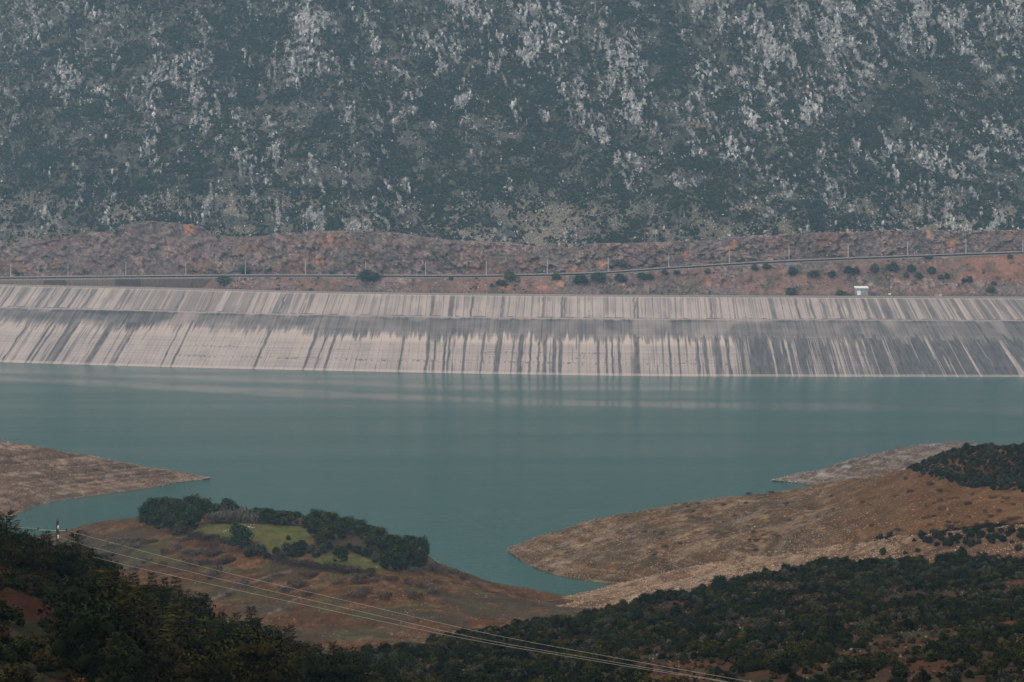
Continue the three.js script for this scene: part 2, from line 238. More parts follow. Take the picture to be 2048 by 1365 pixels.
// the slope between the crest track and the road
const lowerSlope = sheet({ cols: farCols, subs: [3, 10, 22, 6], 
  rows: [['PD', along((s) => crestY(s) - 2.5, (s) => dCrest(s) + 3)], ['PD', along((s) => crestY(s) - 4, (s) => dCrest(s) + 8.5)], ['PD', along((s) => s < 405 ? crestY(s) - 5.6 : mix(crestY(s) - 4, roadY(s), 0.3), (s) => s < 405 ? dRoad(s) - 1.2 : mix(dCrest(s) + 8.5, dRoad(s), 0.35))], ['PD', along((s) => s < 405 ? crestY(s) - 6 : roadY(s) + 3.5, (s) => dRoad(s) - 0.6)], ['PD', along((s) => roadY(s) + 1.5, (s) => dRoad(s) + 8)]],
  move: (x, y, z, px, v) => { const k = sst(1, 1.4, v) * sst(3, 2.6, v) * sst(440, 520, px); return k ? rockMove(k * mix(0.25, 0.75, sst(1000, 1400, px)))(x, y, z, px, v) : [0, 0, 0]; },
  paint: (x, y, z, px, py, ny, v) => {
    if (v < 1) return times([0.3, 0.26, 0.235], 0.8 + 0.4 * fbm(x / 3, z / 3, 2, 7));
    const red = blend([0.24, 0.12, 0.09], [0.3, 0.19, 0.15], fbm(x / 5, y / 4, 3, 211)), g = fbm(x / 14, y / 7, 3, 212), up = sst(0.5, 0.62, fbm(x / 40, y / 16, 2, 213) + 0.18 * sst(1750, 1950, px) * sst(580, 540, py) + 0.14 * sst(1000, 900, px));
    let k = blend(rockPaint(x, y, z, px, py), red, up); k = blend(k, [0.33, 0.15, 0.09], sst(1880, 1960, px) * sst(572, 555, py) * sst(0.4, 0.55, g) * 0.8); k = blend(k, [0.1, 0.1, 0.06], sst(0.56, 0.68, fbm(x / 8, y / 5, 3, 214)) * 0.6); k = blend(k, [0.12, 0.1, 0.08], sst(1.25, 1.05, v) * 0.6);
    return blend(k, [0.52, 0.24, 0.14], scar(px, py) * 0.8);
  } });
land('road_slope', lowerSlope, 'red earth and rock slope between the concrete bank and the far road', 'slope', M.mountain);

// ------------------------------------------------------------------ the concrete lined bank
const bankPt = (s, t, lift = 0) => {
  const a = crestOf(s), b = footOf(s), c = crestOf(s + 4), e = [c[0] - a[0], 0, c[2] - a[2]], d = [b[0] - a[0], b[1] - a[1], b[2] - a[2]];
  let n = [e[1] * d[2] - e[2] * d[1], e[2] * d[0] - e[0] * d[2], e[0] * d[1] - e[1] * d[0]]; const l = Math.hypot(...n) * (n[1] < 0 ? -1 : 1);
  return [a[0] + d[0] * t + n[0] / l * lift, a[1] + d[1] * t + n[1] / l * lift, a[2] + d[2] * t + n[2] / l * lift];
};
const S0 = -300, S1 = 2350, TIER = 0.285, BOT = 1.05, UP = 15, LOW = 17;
const stainUV = (s, t) => [(s - S0) / (S1 - S0), 1 - t / BOT];
const stainMap = (() => {
  const W = 2048, H = 512, d = new Uint8Array(W * H * 4), inv = (bx) => { let a = -700, b = 2750; for (let i = 0; i < 40; i++) { const m = (a + b) / 2; if (footX(m) < bx) a = m; else b = m; } return a; };
  const upD = curve([[-300, .25], [0, .22], [200, .2], [255, .5], [300, .76], [420, .72], [520, .5], [610, .2], [700, .08], [1000, .06], [1300, .07], [1500, .08], [1680, .2], [1760, .56], [1830, .52], [1900, .42], [2000, .62], [2350, .7]], 1);
  const lowD = curve([[-400, .22], [0, .2], [120, .26], [190, .22], [260, .07], [560, .05], [760, .05], [860, .08], [1000, .13], [1200, .16], [1350, .15], [1440, .36], [1520, .7], [1620, .74], [1680, .6], [1740, .55], [1775, .8], [1900, .86], [2048, .84], [2600, .85]], 1);
  const U = [[30, 2.5], [100, 3.5], [115, 2], [142, 3.5], [162, 4], [190, 2.5], [262, 2.5], [372, 3], [430, 2.5], [574, 2.5], [866, 4], [905, 7], [946, 3.5], [1008, 3.5], [1088, 3], [1124, 3], [1130, 2.5], [1268, 2.5], [1275, 2.5], [1420, 3], [1540, 6], [1589, 3], [1618, 3], [1641, 4], [1672, 5], [1724, 5], [1762, 8], [1800, 6], [1850, 5], [1900, 5]];
  const L = [[2, 2.5], [50, 3.5], [60, 3], [88, 4], [102, 5], [172, 6], [225, 2.5], [320, 2], [340, 2.5], [506, 3], [606, 4], [628, 2], [648, 3.5], [797, 2.5], [851, 4.5], [866, 2.5], [886, 3.5], [894, 3], [925, 4.5], [960, 3], [988, 3], [993, 5], [1037, 6], [1058, 3], [1075, 3], [1088, 4.5], [1107, 4.5], [1120, 4], [1197, 3.5], [1214, 2.5], [1226, 2.5], [1240, 4], [1275, 7], [1343, 3], [1362, 2.5], [1400, 3], [1416, 4], [1440, 7], [1462, 4], [1490, 3], [1530, 7], [1570, 5], [1660, 6]].map(([b, w]) => [inv(b), w]);
  const light = [0.35, 0.28, 0.242], mid = [0.235, 0.195, 0.178], dark = [0.05, 0.048, 0.049], pale = [0.43, 0.34, 0.28];
  const probit = (d) => { d = clamp(d, 0.03, 0.97); return (Math.pow(d, 0.135) - Math.pow(1 - d, 0.135)) / 0.1975; };
  const flow = (s, t, f, sd) => 0.42 * vn(s / f, t * 1.2, sd) + 0.34 * vn(s / (f * 0.4), t * 2, sd + 1) + 0.24 * vn(s / (f * 0.17), t * 5, sd + 2);
  for (let i = 0; i < W; i++) {
    const s = S0 + (i + 0.5) * (S1 - S0) / W, sb = footX(s), du = upD(s), dl = lowD(sb), iu = Math.floor((s - S0) / UP), il = Math.floor((s - S0) / LOW);
    const edgeU = Math.min((s - S0) / UP - iu, 1 - (s - S0) / UP + iu) * UP, edgeL = Math.min((s - S0) / LOW - il, 1 - (s - S0) / LOW + il) * LOW;
    const drip = 0.5 + 0.055 * sst(300, 900, s) + 0.07 * (vn(s / 19, 1, 301) - 0.5) + 0.09 * (vn(s / 4, 2, 302) - 0.5) + 0.08 * (vn(s / 1.6, 3, 303) - 0.4);
    for (let j = 0; j < H; j++) {
      const t = (1 - (j + 0.5) / H) * BOT, o = (j * W + i) * 4, blot = fbm(s / 26, t * 7, 3, 310), gr = hash(i, j, 5); let k, a = 0;
      if (t < TIER) {
        k = blend(light, mid, clamp(0.25 + (blot - 0.5) * 1.6 + (hash(iu, 1, 7) - 0.5) * 0.35)); 
        const n = flow(s, t, 5, 321); { const th = 0.5 - 0.17 * probit(du); a = sst(th - 0.07, th + 0.06, n) * (s > 240 && s < 560 ? 0.46 : 0.64); } a = Math.max(a, 0.36 * sst(0.62, 0.8, vn(s / 2.3, t * 2, 322)) * sst(0.42, 0.6, blot + 0.1));
        for (const [x, w] of U) { const q = 1 - Math.abs(s - x + 3 * (vn(t * 20, x, 3) - 0.5)) / w; if (q > 0) a = Math.max(a, sst(0, 0.5, q) * (0.62 + 0.3 * vn(s / 3, t * 14, 11)) * (x > 1400 ? 1 - 0.25 * vn(t * 9, x, 5) : 0.95)); }
        if (t < 0.018) { k = blend(k, pale, 0.5); a *= 0.5; }
        if (edgeU < 0.9) a = Math.max(a, 0.18 + 0.3 * hash(iu, 4, 2)); { const l = vn(s / 1.5, t * 1.3, 391); if (l > 0.72) a = Math.max(a, (l - 0.72) * 1.6 * (0.4 + vn(s / 50, 1, 392))); else if (l < 0.25) k = blend(k, pale, 0.4); }
        if (Math.abs(t - TIER + 0.006) < 0.006) a = Math.max(a, 0.7 * sst(0.4, 0.8, vn(s / 9, 0, 77)));
      } else {
        k = blend(light, mid, clamp(0.3 + (blot - 0.5) * 1.3 + (hash(il, 2, 7) - 0.5) * 0.2));
        const lines = 0.5 * vn(3, t * 88, 331) + 0.5 * vn(s / 300, t * 170, 332); k = blend(k, lines > 0.55 ? pale : mid, Math.abs(lines - 0.5) * 1.1);
        const band = sst(drip + 0.03, drip - 0.06, t), top = sst(TIER, TIER + 0.02 + 0.05 * vn(s / 4, 1, 340) * vn(s / 60, 0, 341), t), hole = sst(0.72, 0.9, vn(s / 2.6, t * 3, 342)) * 0.55;
        if (t > drip && t < 0.64) k = blend(k, pale, (0.4 + 0.6 * sst(500, 900, s)) * sst(0.65, 0.6, t) * (1 - 0.8 * sst(0.4, 0.75, dl)));
        a = band * top * (0.62 + 0.3 * (vn(s / 2.2, t * 2.5, 347) - 0.5) + 0.22 * sst(TIER + 0.07, TIER + 0.01, t) + 0.5 * (fbm(s / 30, t * 10, 3, 345) - 0.4) + 0.2 * sst(420, 300, s) * sst(150, 260, s)) * (1 - hole * sst(0.42, 0.5, t)) * (1 - 0.45 * sst(0.62, 0.8, vn(s / 40, t * 4, 346)));
        const n = flow(s, t, mix(4.2, 4.8, sst(0.5, 0.8, dl)), 351), th = 0.5 - 0.17 * probit(dl), run = sst(th - 0.03, th + 0.025, n) * (t > drip - 0.03 ? 1 : 0.2); a = Math.max(a, run * mix(0.66, 0.92, sst(0.3, 0.8, dl)) * (0.8 + 0.3 * vn(s / 2, t * 20, 353)));
        if (t > drip - 0.04) for (const [x, w] of L) { const q = 1 - Math.abs(s - x + 2.4 * (vn(t * 16, x, 3) - 0.5)) / (w * (0.75 + 0.5 * vn(t * 6, x, 9))); if (q > 0) a = Math.max(a, sst(0, 0.45, q) * (0.66 + 0.3 * vn(s / 2, t * 18, 12))); }
        const row = Math.min(Math.abs(t - 0.855), Math.abs(t - 0.735) * (s > 970 && s < 1200 ? 1.1 : 9), Math.abs(t - 0.72) * (s > 440 && s < 520 ? 1.3 : 9)); if (s > 420 && s < 1560 && row < 0.012) a = Math.max(a, 0.75 * sst(0.66, 0.78, vn(s / 3.2, Math.round(t * 70), 361)));
        if (row > 0.01 && Math.abs(t - 0.8) < 0.09 && s > 900 && s < 1500) a = Math.max(a, 0.55 * sst(0.8, 0.9, vn(s / 2.4, t * 24, 363)) * sst(0.5, 0.62, vn(s / 40, 0, 364)));
        if (edgeL < 0.8 && t > 0.6) a = Math.max(a, 0.12 + 0.3 * hash(il, 6, 2) * sst(0.6, 0.9, t));
        if (t > 0.972 && t < 1.0) { k = blend(k, pale, 0.7); a *= 0.55; } if (t >= 1) { k = times(mid, 0.7); }
      }
      const c = times(blend(k, dark, clamp(a)), 0.92 + 0.16 * gr);
      for (let q = 0; q < 3; q++) d[o + q] = 255 * Math.pow(clamp(c[q]), 1 / 2.2); d[o + 3] = 255;
    }
  }
  const t = new THREE.DataTexture(d, W, H); t.colorSpace = THREE.SRGBColorSpace; t.magFilter = THREE.LinearFilter; t.wrapS = THREE.MirroredRepeatWrapping; t.needsUpdate = true; return t;
})();
M.concrete = std({ map: stainMap, roughness: 0.9 });
M.bed = std({ map: stainMap, roughness: 0.95, color: tone(0.55, 0.53, 0.52) });
function strip(list, fa, fb, ua, ub) {                         // a sheet between two lines
  const p = [], u = [], ix = []; list.forEach((s, i) => { p.push(...fa(s), ...fb(s)); u.push(...(ua ? ua(s) : [s * 0.28, 0]), ...(ub ? ub(s) : [s * 0.28, 1])); if (i) { const k = i * 2; ix.push(k - 2, k, k - 1, k, k + 1, k - 1); } });
  const g = new THREE.BufferGeometry(); g.setAttribute('position', new THREE.Float32BufferAttribute(p, 3)); g.setAttribute('uv', new THREE.Float32BufferAttribute(u, 2)); g.setIndex(ix); g.computeVertexNormals(); return g;
}
const farLine = [...span(-700, 2751, 10), 2751];
{
  const bank = tag(new THREE.Group(), 'long pale concrete lined bank with dark vertical stains above the water', 'dam embankment');
  const outer = (a, b) => strip(span(a, b + 1, 12).concat(b), (s) => bankPt(s, 0, 0.02), (s) => bankPt(s, BOT, 0.02), (s) => stainUV(s, 0), (s) => stainUV(s, BOT));
  part(bank, 'concrete_bed', strip(farLine, (s) => bankPt(s, 0), (s) => bankPt(s, BOT), (s) => stainUV(s, 0), (s) => stainUV(s, BOT)), M.bed);
  part(bank, 'end_slope', outer(-700, S0 + UP * 12), M.concrete); part(bank, 'end_slope', outer(S0 + UP * 165, 2750), M.concrete);
  const R = rng(5);
  const slab = (s0, s1, t0, t1, lift, gap) => {
    const p = [], u = [], n = []; const q = (s, t, l) => bankPt(s, t, l), c = [[s0 + gap, t0], [s1 - gap, t0], [s1 - gap, t1], [s0 + gap, t1]], T = c.map(([s, t]) => q(s, t, lift)), B = c.map(([s, t]) => q(s, t, -0.05));
    const quad = (a, b, d, e, uva) => { p.push(...a, ...b, ...d, ...a, ...d, ...e); for (const k of [0, 1, 2, 0, 2, 3]) u.push(...stainUV(...uva[k])); };
    quad(T[0], T[3], T[2], T[1], [c[0], c[3], c[2], c[1]]); for (let k = 0; k < 4; k++) { const m = (k + 1) % 4; quad(T[k], T[m], B[m], B[k], [c[k], c[m], c[m], c[k]]); }
    const g = new THREE.BufferGeometry(); g.setAttribute('position', new THREE.Float32BufferAttribute(p, 3)); g.setAttribute('uv', new THREE.Float32BufferAttribute(u, 2)); g.computeVertexNormals(); return g;
  };
  for (let s = S0 + UP * 12; s < S0 + UP * 165 - 1; s += UP) part(bank, numbered('slab'), slab(s, s + UP, 0.004, TIER - 0.0012, 0.15 + 0.04 * R(), 0.2), M.concrete);
  const lo0 = S0 + UP * 12, nLow = Math.round(UP * 153 / LOW), w = UP * 153 / nLow;
  for (let k = 0; k < nLow; k++) part(bank, numbered('slab'), slab(lo0 + k * w, lo0 + (k + 1) * w, TIER + 0.0012, BOT, 0.14 + 0.04 * R(), 0.2), M.concrete);
  // the low kerb wall along the crest
  const lip = (s, up, back) => { const p = crestOf(s); return [p[0], p[1] + up, p[2] - back]; };
  part(bank, 'crest_kerb', mergeGeometries([strip(farLine, (s) => lip(s, 1.1, -0.1), (s) => lip(s, -0.3, -0.1)), strip(farLine, (s) => lip(s, 1.1, 0.5), (s) => lip(s, 1.1, -0.1)), strip(farLine, (s) => lip(s, -0.3, 0.5), (s) => lip(s, 1.1, 0.5))]), M.kerb);
  add(bank, 'concrete_embankment');
}
// the road, its barrier and the retaining wall
const roadPt = (s, back, up) => { const p = ptD(s, roadY(s), dRoad(s)); return [p[0], p[1] + up, p[2] - back]; };
tag(add(new THREE.Mesh(strip(farLine, (s) => roadPt(s, 8.2, 0.35), (s) => roadPt(s, 0, 0.35)), M.asphalt), 'road'), 'narrow asphalt road climbing along the foot of the rock face', 'road', null, 'structure');
{
  const g = tag(new THREE.Group(), 'pale low barrier running along the edge of the far road', 'road barrier'), box = (a, b, y0, y1) => mergeGeometries([strip(farLine, (s) => roadPt(s, b, y1), (s) => roadPt(s, a, y1)), strip(farLine, (s) => roadPt(s, a, y1), (s) => roadPt(s, a, y0)), strip(farLine, (s) => roadPt(s, b, y0), (s) => roadPt(s, b, y1))]);
  part(g, 'rail', box(0.05, 0.35, 0.45, 1.05), std({ color: tone(0.42, 0.37, 0.33), map: grainMap(9) })); part(g, 'kerb', box(-0.45, 0.04, -1.3, -0.35), std({ color: tone(0.34, 0.28, 0.25), map: grainMap(9) }));
  add(g, 'road_barrier');
  const rw = tag(new THREE.Group(), 'dark grey retaining wall of concrete panels under the far road at left', 'retaining wall');
  const ends = [-640, -500, -380, -260, -130, 0, 88, 132, 231, 281, 330, 384, 432], shade = [.5, .6, .45, .55, .5, .62, .28, .55, .24, .42, .4, .36];
  const foot = (s) => { const p = ptD(s, crestY(s) - 6 + 6 * sst(380, 432, s) - 14 * sst(395, 432, s), dRoad(s) - 1.6); return p; };
  for (let k = 0; k < shade.length; k++) {
    const list = [...span(ends[k] + 0.25, ends[k + 1] - 0.25, 6), ends[k + 1] - 0.25], topf = (b) => (s) => roadPt(s, b, -1.35 + 0.05 * (k % 3)), z = 1.1 - 0.06 * (k % 2), bot = (b) => (s) => { const p = foot(s), q = roadPt(s, b, -1.4); return [q[0], Math.min(p[1], q[1] - 0.4) - 0.3, q[2] + 0.5]; };
    const tint = blend([0.0, 0.002, 0.006], [0.34, 0.25, 0.195], shade[k]);
    part(rw, numbered('panel'), mergeGeometries([strip(list, topf(-z), bot(-z)), strip(list, topf(1.5), topf(-z)), strip([list[0], list[0] + 0.01], topf(-z), bot(-z))]), std({ color: tone(...tint), map: grainMap(8), roughness: 0.95 }));
  }
  add(rw, 'retaining_wall');
}
// fence behind the crest track
{
  const f = tag(new THREE.Group(), 'low dark wire fence along the back of the crest track', 'fence'), at = (s, up) => { const p = ptD(s, crestY(s) - 3.4, dCrest(s) + 6.5); return [p[0], p[1] + up, p[2]]; };
  const posts = []; for (let s = -120; s < 2200; s += 9) { const p = at(s, 0), b = new THREE.BoxGeometry(0.16, 1.9, 0.16); b.translate(p[0], p[1] + 0.9, p[2]); posts.push(b); }
  part(f, 'posts', mergeGeometries(posts), M.timber).userData.kind = 'stuff';
  for (const y of [0.35, 1, 1.6]) part(f, numbered('strand'), mergeGeometries([strip(farLine, (s) => at(s, y + 0.03), (s) => at(s, y - 0.03)), strip(farLine, (s) => { const p = at(s, y); p[2] -= 0.03; return p; }, (s) => { const p = at(s, y); p[2] += 0.03; return p; })]), M.timber);
  add(f, 'fence');
}
// ------------------------------------------------------------------ the lake
{
  const N = 512, d = new Uint8Array(N * N * 4);
  for (let j = 0; j < N; j++) for (let i = 0; i < N; i++) { const v = 0.5 * fbm(i / 34, j / 20, 3, 401) + 0.5 * fbm(i / 9, j / 6, 3, 402), o = (j * N + i) * 4; d[o] = d[o + 1] = d[o + 2] = 255 * v; d[o + 3] = 255; }
  const rip = new THREE.DataTexture(d, N, N); rip.wrapS = rip.wrapT = THREE.MirroredRepeatWrapping; rip.magFilter = THREE.LinearFilter; rip.repeat.set(1 / 64, 1 / 64); rip.needsUpdate = true;
  const Q = 512, e = new Uint8Array(Q * Q * 4);                  // wind lanes: smoother and rougher water
  for (let j = 0; j < Q; j++) for (let i = 0; i < Q; i++) { const wx = (i + 0.5) / Q * 1800 - 900, wz = -(1 - (j + 0.5) / Q) * 1600, w = proj(wx, 0, Math.min(wz, -200)), lane = fbm(i / 150 + 0.3 * j / Q, j / 9 + i / 210, 4, 411), line = Math.max(sst(9, 2, strokeDist(w[0], w[1], [[-80, 752], [0, 757], [500, 783], [1000, 803], [1500, 813], [2130, 824]]) + 6 * (vn(w[0] / 60, 1, 2) - 0.5)), 0.7 * sst(7, 1, strokeDist(w[0], w[1], [[-80, 740], [400, 756], [900, 775], [1400, 778]]))), v = clamp(0.46 + (lane - 0.5) * 0.32 - 0.28 * line), o = (j * Q + i) * 4; d; e[o] = e[o + 1] = e[o + 2] = 255 * v; e[o + 3] = 255; }
  const lanes = new THREE.DataTexture(e, Q, Q); lanes.wrapS = lanes.wrapT = THREE.MirroredRepeatWrapping; lanes.magFilter = THREE.LinearFilter; lanes.repeat.set(1 / 1800, 1 / 1600); lanes.offset.set(0.5, 1); lanes.needsUpdate = true;
  const water = new THREE.MeshPhysicalMaterial({ color: tone(0.001, 0.056, 0.045), roughness: 0.41, roughnessMap: lanes, ior: 1.33, bumpMap: rip, bumpScale: 0.24, specularIntensity: 0.42 });
  const g = new THREE.PlaneGeometry(5200, 3000); g.rotateX(-Math.PI / 2); g.translate(0, 0, -1500);
  const uv = g.attributes.uv, p = g.attributes.position; for (let i = 0; i < p.count; i++) uv.setXY(i, p.getX(i), p.getZ(i));
  tag(add(new THREE.Mesh(g, water), 'water'), 'calm teal reservoir water with soft reflections of the bank', 'lake', null, 'structure');
}
// ------------------------------------------------------------------ near shores
const stony = (x, z, s) => sst(0.5, 0.7, fbm(x / 5, z / 3.2, 3, s));
function shorePaint(seed, base, pale, extra) {
  return (x, y, z, px, py, ny, v) => {
    const n = fbm(x / 18, z / 14, 4, seed), f = fbm(x / 2.2, z / 1.5, 3, seed + 5), l = fbm(y / 0.32 + 1.5 * fbm(x / 12, z / 12, 2, seed + 13), x / 60, 2, seed + 8);
    let c = blend(times(base, 0.72), times(base, 1.25), clamp(n + (f - 0.5) * 0.8)); c = blend(c, pale, clamp(stony(x, z, seed + 11) * 0.55 + 0.4 * sst(0.52, 0.64, l) * sst(0.42, 0.62, f + 0.06))); c = blend(c, times(base, 0.42), 0.75 * sst(0.42, 0.32, l) * sst(0.36, 0.55, f)); c = times(c, 0.72 + 0.56 * hash(Math.round(x * 2.4), Math.round(z * 1.6), seed));
    if (y < 0.5) c = blend(c, times(pale, 0.9), 0.35 * sst(0.5, 0.1, y)); if (y < 0.1) c = times(c, 0.55);
    return extra ? extra(c, x, y, z, px, py) : c;
  };
}
const bumpy = (a, seed) => (x, y, z, px, v) => [0, (y > 0.3 && y < 34 && seed < 600 ? 0.34 * (vn((y + 0.8 * fbm(x / 14, z / 14, 2, seed + 9)) / 0.55, 0, seed) - 0.5) : 0) + a * (0.5 * (fbm(x / 1.3, z / 1.1, 2, seed + 6) - 0.5) + 1.6 * (fbm(x / 16, z / 11, 3, seed) - 0.5) + 0.5 * (fbm(x / 3, z / 2.2, 3, seed + 4) - 0.5)) * sst(-1.5, 1.2, y), 0];
const spitL = sheet({ cols: [...span(-330, -20, 8), ...span(-20, 419, 2.5), 419], subs: [16, 34, 40, 10], move: bumpy(0.8, 501),
  rows: [['DY', [[-330, 1000, -3], [0, 965, -3], [200, 905, -3], [340, 890, -3], [419, 872, -2]]], ['PY', [[-330, 850, 18], [0, 885, 13], [100, 899, 10.5], [200, 916, 7.5], [300, 936, 4], [380, 949, 1.2], [419, 956, 0.2]]],
    ['PY', [[-330, 950, 9], [0, 950, 6.5], [100, 952, 5], [200, 955, 3.4], [300, 960, 1.5], [380, 957, 0.5], [419, 957.5, 0.1]]], ['PY', [[-330, 1080, 0], [0, 1040, 0], [40, 1027, 0], [100, 1006, 0], [200, 991, 0], [300, 977, 0], [380, 963, 0], [419, 958.5, 0]]],
    ['PY', [[-330, 1120, -3], [0, 1070, -3], [100, 1030, -3], [200, 1010, -3], [300, 992, -3], [419, 967, -3]]]],
  paint: shorePaint(510, [0.17, 0.095, 0.055], [0.42, 0.29, 0.195]) });
land('stony_spit', spitL, 'bare stony spit reaching into the lake from the left edge', 'shore');
const RIBS = [[[402, 1206], [450, 1188], [500, 1165], [545, 1150], [585, 1140]], [[520, 1240], [560, 1218], [600, 1195]], [[700, 1290], [760, 1272], [830, 1258]], [[735, 1300], [800, 1285], [850, 1270]], [[470, 1265], [540, 1240]]];
const inPoly = (x, y, poly) => { let c = false; for (let i = 0, j = poly.length - 1; i < poly.length; j = i++) { const [a, b] = poly[i], [e, f] = poly[j]; if (b > y !== f > y && x < (e - a) * (y - b) / (f - b) + a) c = !c; } return c; };
const GREEN = [[[385, 1062], [430, 1048], [500, 1045], [560, 1052], [618, 1058], [615, 1085], [580, 1090], [540, 1105], [510, 1085], [470, 1078], [420, 1072]], [[620, 1118], [690, 1108], [745, 1110], [765, 1130], [772, 1148], [700, 1142], [640, 1132]], [[545, 1092], [570, 1098], [580, 1112], [540, 1114]]];
const peninsula = sheet({ cols: [...span(40, 1260, 3), 1260], subs: [10, 30, 26, 30, 30, 12], move: bumpy(1, 521),
  rows: [['DY', [[40, 740, -3], [280, 775, -3], [600, 722, -3], [850, 668, -3], [1000, 640, -3], [1140, 614, -3], [1260, 606, -2]]],
    ['PY', [[40, 1082, -0.5], [100, 1073, 0.8], [150, 1063, 2], [200, 1050, 4.5], [280, 1037, 8], [400, 1028, 11], [520, 1034, 12], [620, 1042, 12], [720, 1060, 12], [800, 1088, 10], [850, 1114, 6], [900, 1137, 2.5], [1000, 1170, 0.9], [1100, 1187, 0.5], [1140, 1191, 0.4], [1260, 1200, 0.6]]],
    ['PY', [[40, 1110, 1], [150, 1086, 3], [200, 1080, 6], [280, 1070, 9.5], [400, 1076, 11.5], [520, 1090, 12], [620, 1110, 12], [720, 1132, 11.5], [800, 1150, 10], [850, 1154, 8], [900, 1162, 6], [1000, 1186, 4], [1100, 1200, 2.5], [1260, 1212, 2.5]]],
    ['PY', [[40, 1170, 4], [200, 1135, 6], [300, 1125, 8], [400, 1135, 9], [520, 1150, 9], [620, 1165, 9.5], [720, 1180, 10], [850, 1190, 9], [1000, 1205, 6], [1100, 1213, 4], [1260, 1222, 3.5]]],
    ['PY', [[40, 1260, 6], [300, 1200, 7], [410, 1200, 7.5], [520, 1200, 8], [620, 1215, 8.5], [720, 1235, 9], [850, 1240, 9], [1000, 1240, 8], [1100, 1236, 7], [1260, 1240, 6]]],
    ['PY', [[40, 1340, 10], [300, 1300, 10], [520, 1290, 10], [720, 1300, 10], [850, 1292, 10.5], [1000, 1282, 11], [1260, 1272, 12]]], ['DY', [[40, 420, 9], [600, 420, 9], [1260, 430, 12]]]],
  paint: shorePaint(530, [0.115, 0.047, 0.014], [0.21, 0.115, 0.055], (c, x, y, z, px, py) => {
    c = blend(c, [0.07, 0.05, 0.028], sst(0.45, 0.62, fbm(x / 12, z / 20, 3, 533)) * 0.75); c = blend(c, [0.085, 0.09, 0.03], sst(0.55, 0.68, fbm(x / 9, z / 12, 3, 534)) * sst(3, 8, y) * 0.5);
    const jx = px + 26 * (fbm(px / 14, py / 9, 2, 535) - 0.5), jy = py + 13 * (fbm(px / 14, py / 9, 2, 536) - 0.5); for (const g of GREEN) if (inPoly(jx, jy, g)) c = blend(c, blend([0.09, 0.118, 0.02], [0.15, 0.125, 0.036], clamp(2 * fbm(x / 4, z / 6, 3, 537) - 0.5)), 0.55 + 0.4 * sst(0.35, 0.55, fbm(x / 2.5, z / 4, 3, 538)));
    let r = 99; for (const l of RIBS) r = Math.min(r, strokeDist(px + 8 * (fbm(px / 14, py / 9, 2, 535) - 0.5), py + 9 * (fbm(px / 16, py / 9, 2, 4) - 0.5), l)); c = blend(c, [0.33, 0.25, 0.18], sst(4, 0.5, r) * 0.5 * sst(0.3, 0.75, vn(x / 1.6, z / 2.6, 6)));
    return c;
  }) });
land('peninsula', peninsula, 'brown peninsula with a green meadow on its top below the lake', 'shore');
const spitR = sheet({ cols: [...span(1018, 2120, 3), ...span(2120, 2421, 12)], subs: [14, 34, 34, 34, 8], move: bumpy(1, 541),
  rows: [['DY', [[1018, 690, -2], [1100, 715, -3], [1300, 760, -3], [1500, 780, -3], [1700, 790, -3], [1900, 780, -3], [2400, 760, -3]]],
    ['PY', [[1018, 1099, 0.2], [1050, 1086, 1.5], [1100, 1071, 3], [1200, 1042, 6], [1300, 1021, 8.5], [1400, 1004, 10.5], [1480, 994, 12], [1560, 986, 13], [1640, 973, 15], [1700, 961, 17.5], [1760, 952, 20], [1840, 935, 25], [1900, 912, 31], [1980, 903, 34], [2048, 900, 35], [2420, 892, 38]]],
    ['PY', [[1018, 1101, 0.1], [1050, 1100, 1.2], [1100, 1093, 2.5], [1200, 1080, 5], [1300, 1065, 7.5], [1400, 1050, 10], [1560, 1030, 14], [1700, 1010, 19], [1840, 990, 25], [2048, 960, 31], [2420, 950, 35]]],
    ['PY', [[1018, 1103, 0.05], [1050, 1115, 0.6], [1100, 1125, 1.5], [1200, 1120, 3.5], [1300, 1105, 6], [1400, 1090, 9], [1560, 1070, 14], [1700, 1052, 19], [1840, 1035, 24], [2048, 1010, 29], [2420, 1000, 33]]],
    ['PY', [[1018, 1105, 0], [1050, 1127, 0], [1100, 1147, 0], [1160, 1160, 0], [1230, 1168, 0], [1300, 1153, 2.5], [1400, 1133, 6], [1560, 1113, 11], [1700, 1094, 16.5], [1800, 1076, 21.3], [2048, 1049, 27.3], [2420, 1040, 31]]],
    ['PY', [[1018, 1112, -2], [1100, 1167, -3], [1230, 1192, -3], [1300, 1182, -2], [1400, 1160, 2], [1560, 1140, 7], [1700, 1120, 12], [2048, 1080, 20], [2420, 1070, 24]]]],
  paint: shorePaint(550, [0.145, 0.076, 0.03], [0.36, 0.235, 0.135], (c, x, y, z, px, py) => { c = blend(c, [0.165, 0.07, 0.024], sst(1450, 1850, px) * 0.7); c = blend(c, [0.09, 0.062, 0.034], sst(0.5, 0.62, fbm(x / 10, z / 14, 3, 553)) * 0.6 * sst(1900, 1500, px)); return blend(c, [0.3, 0.23, 0.17], sst(0.6, 0.72, fbm((x + z * 0.6) / 3.5, (z - x * 0.6) / 14, 3, 554)) * 0.5 * sst(2000, 1400, px)); }) });
land('stony_headland', spitR, 'long brown stony headland tapering to a point in the lake', 'shore');
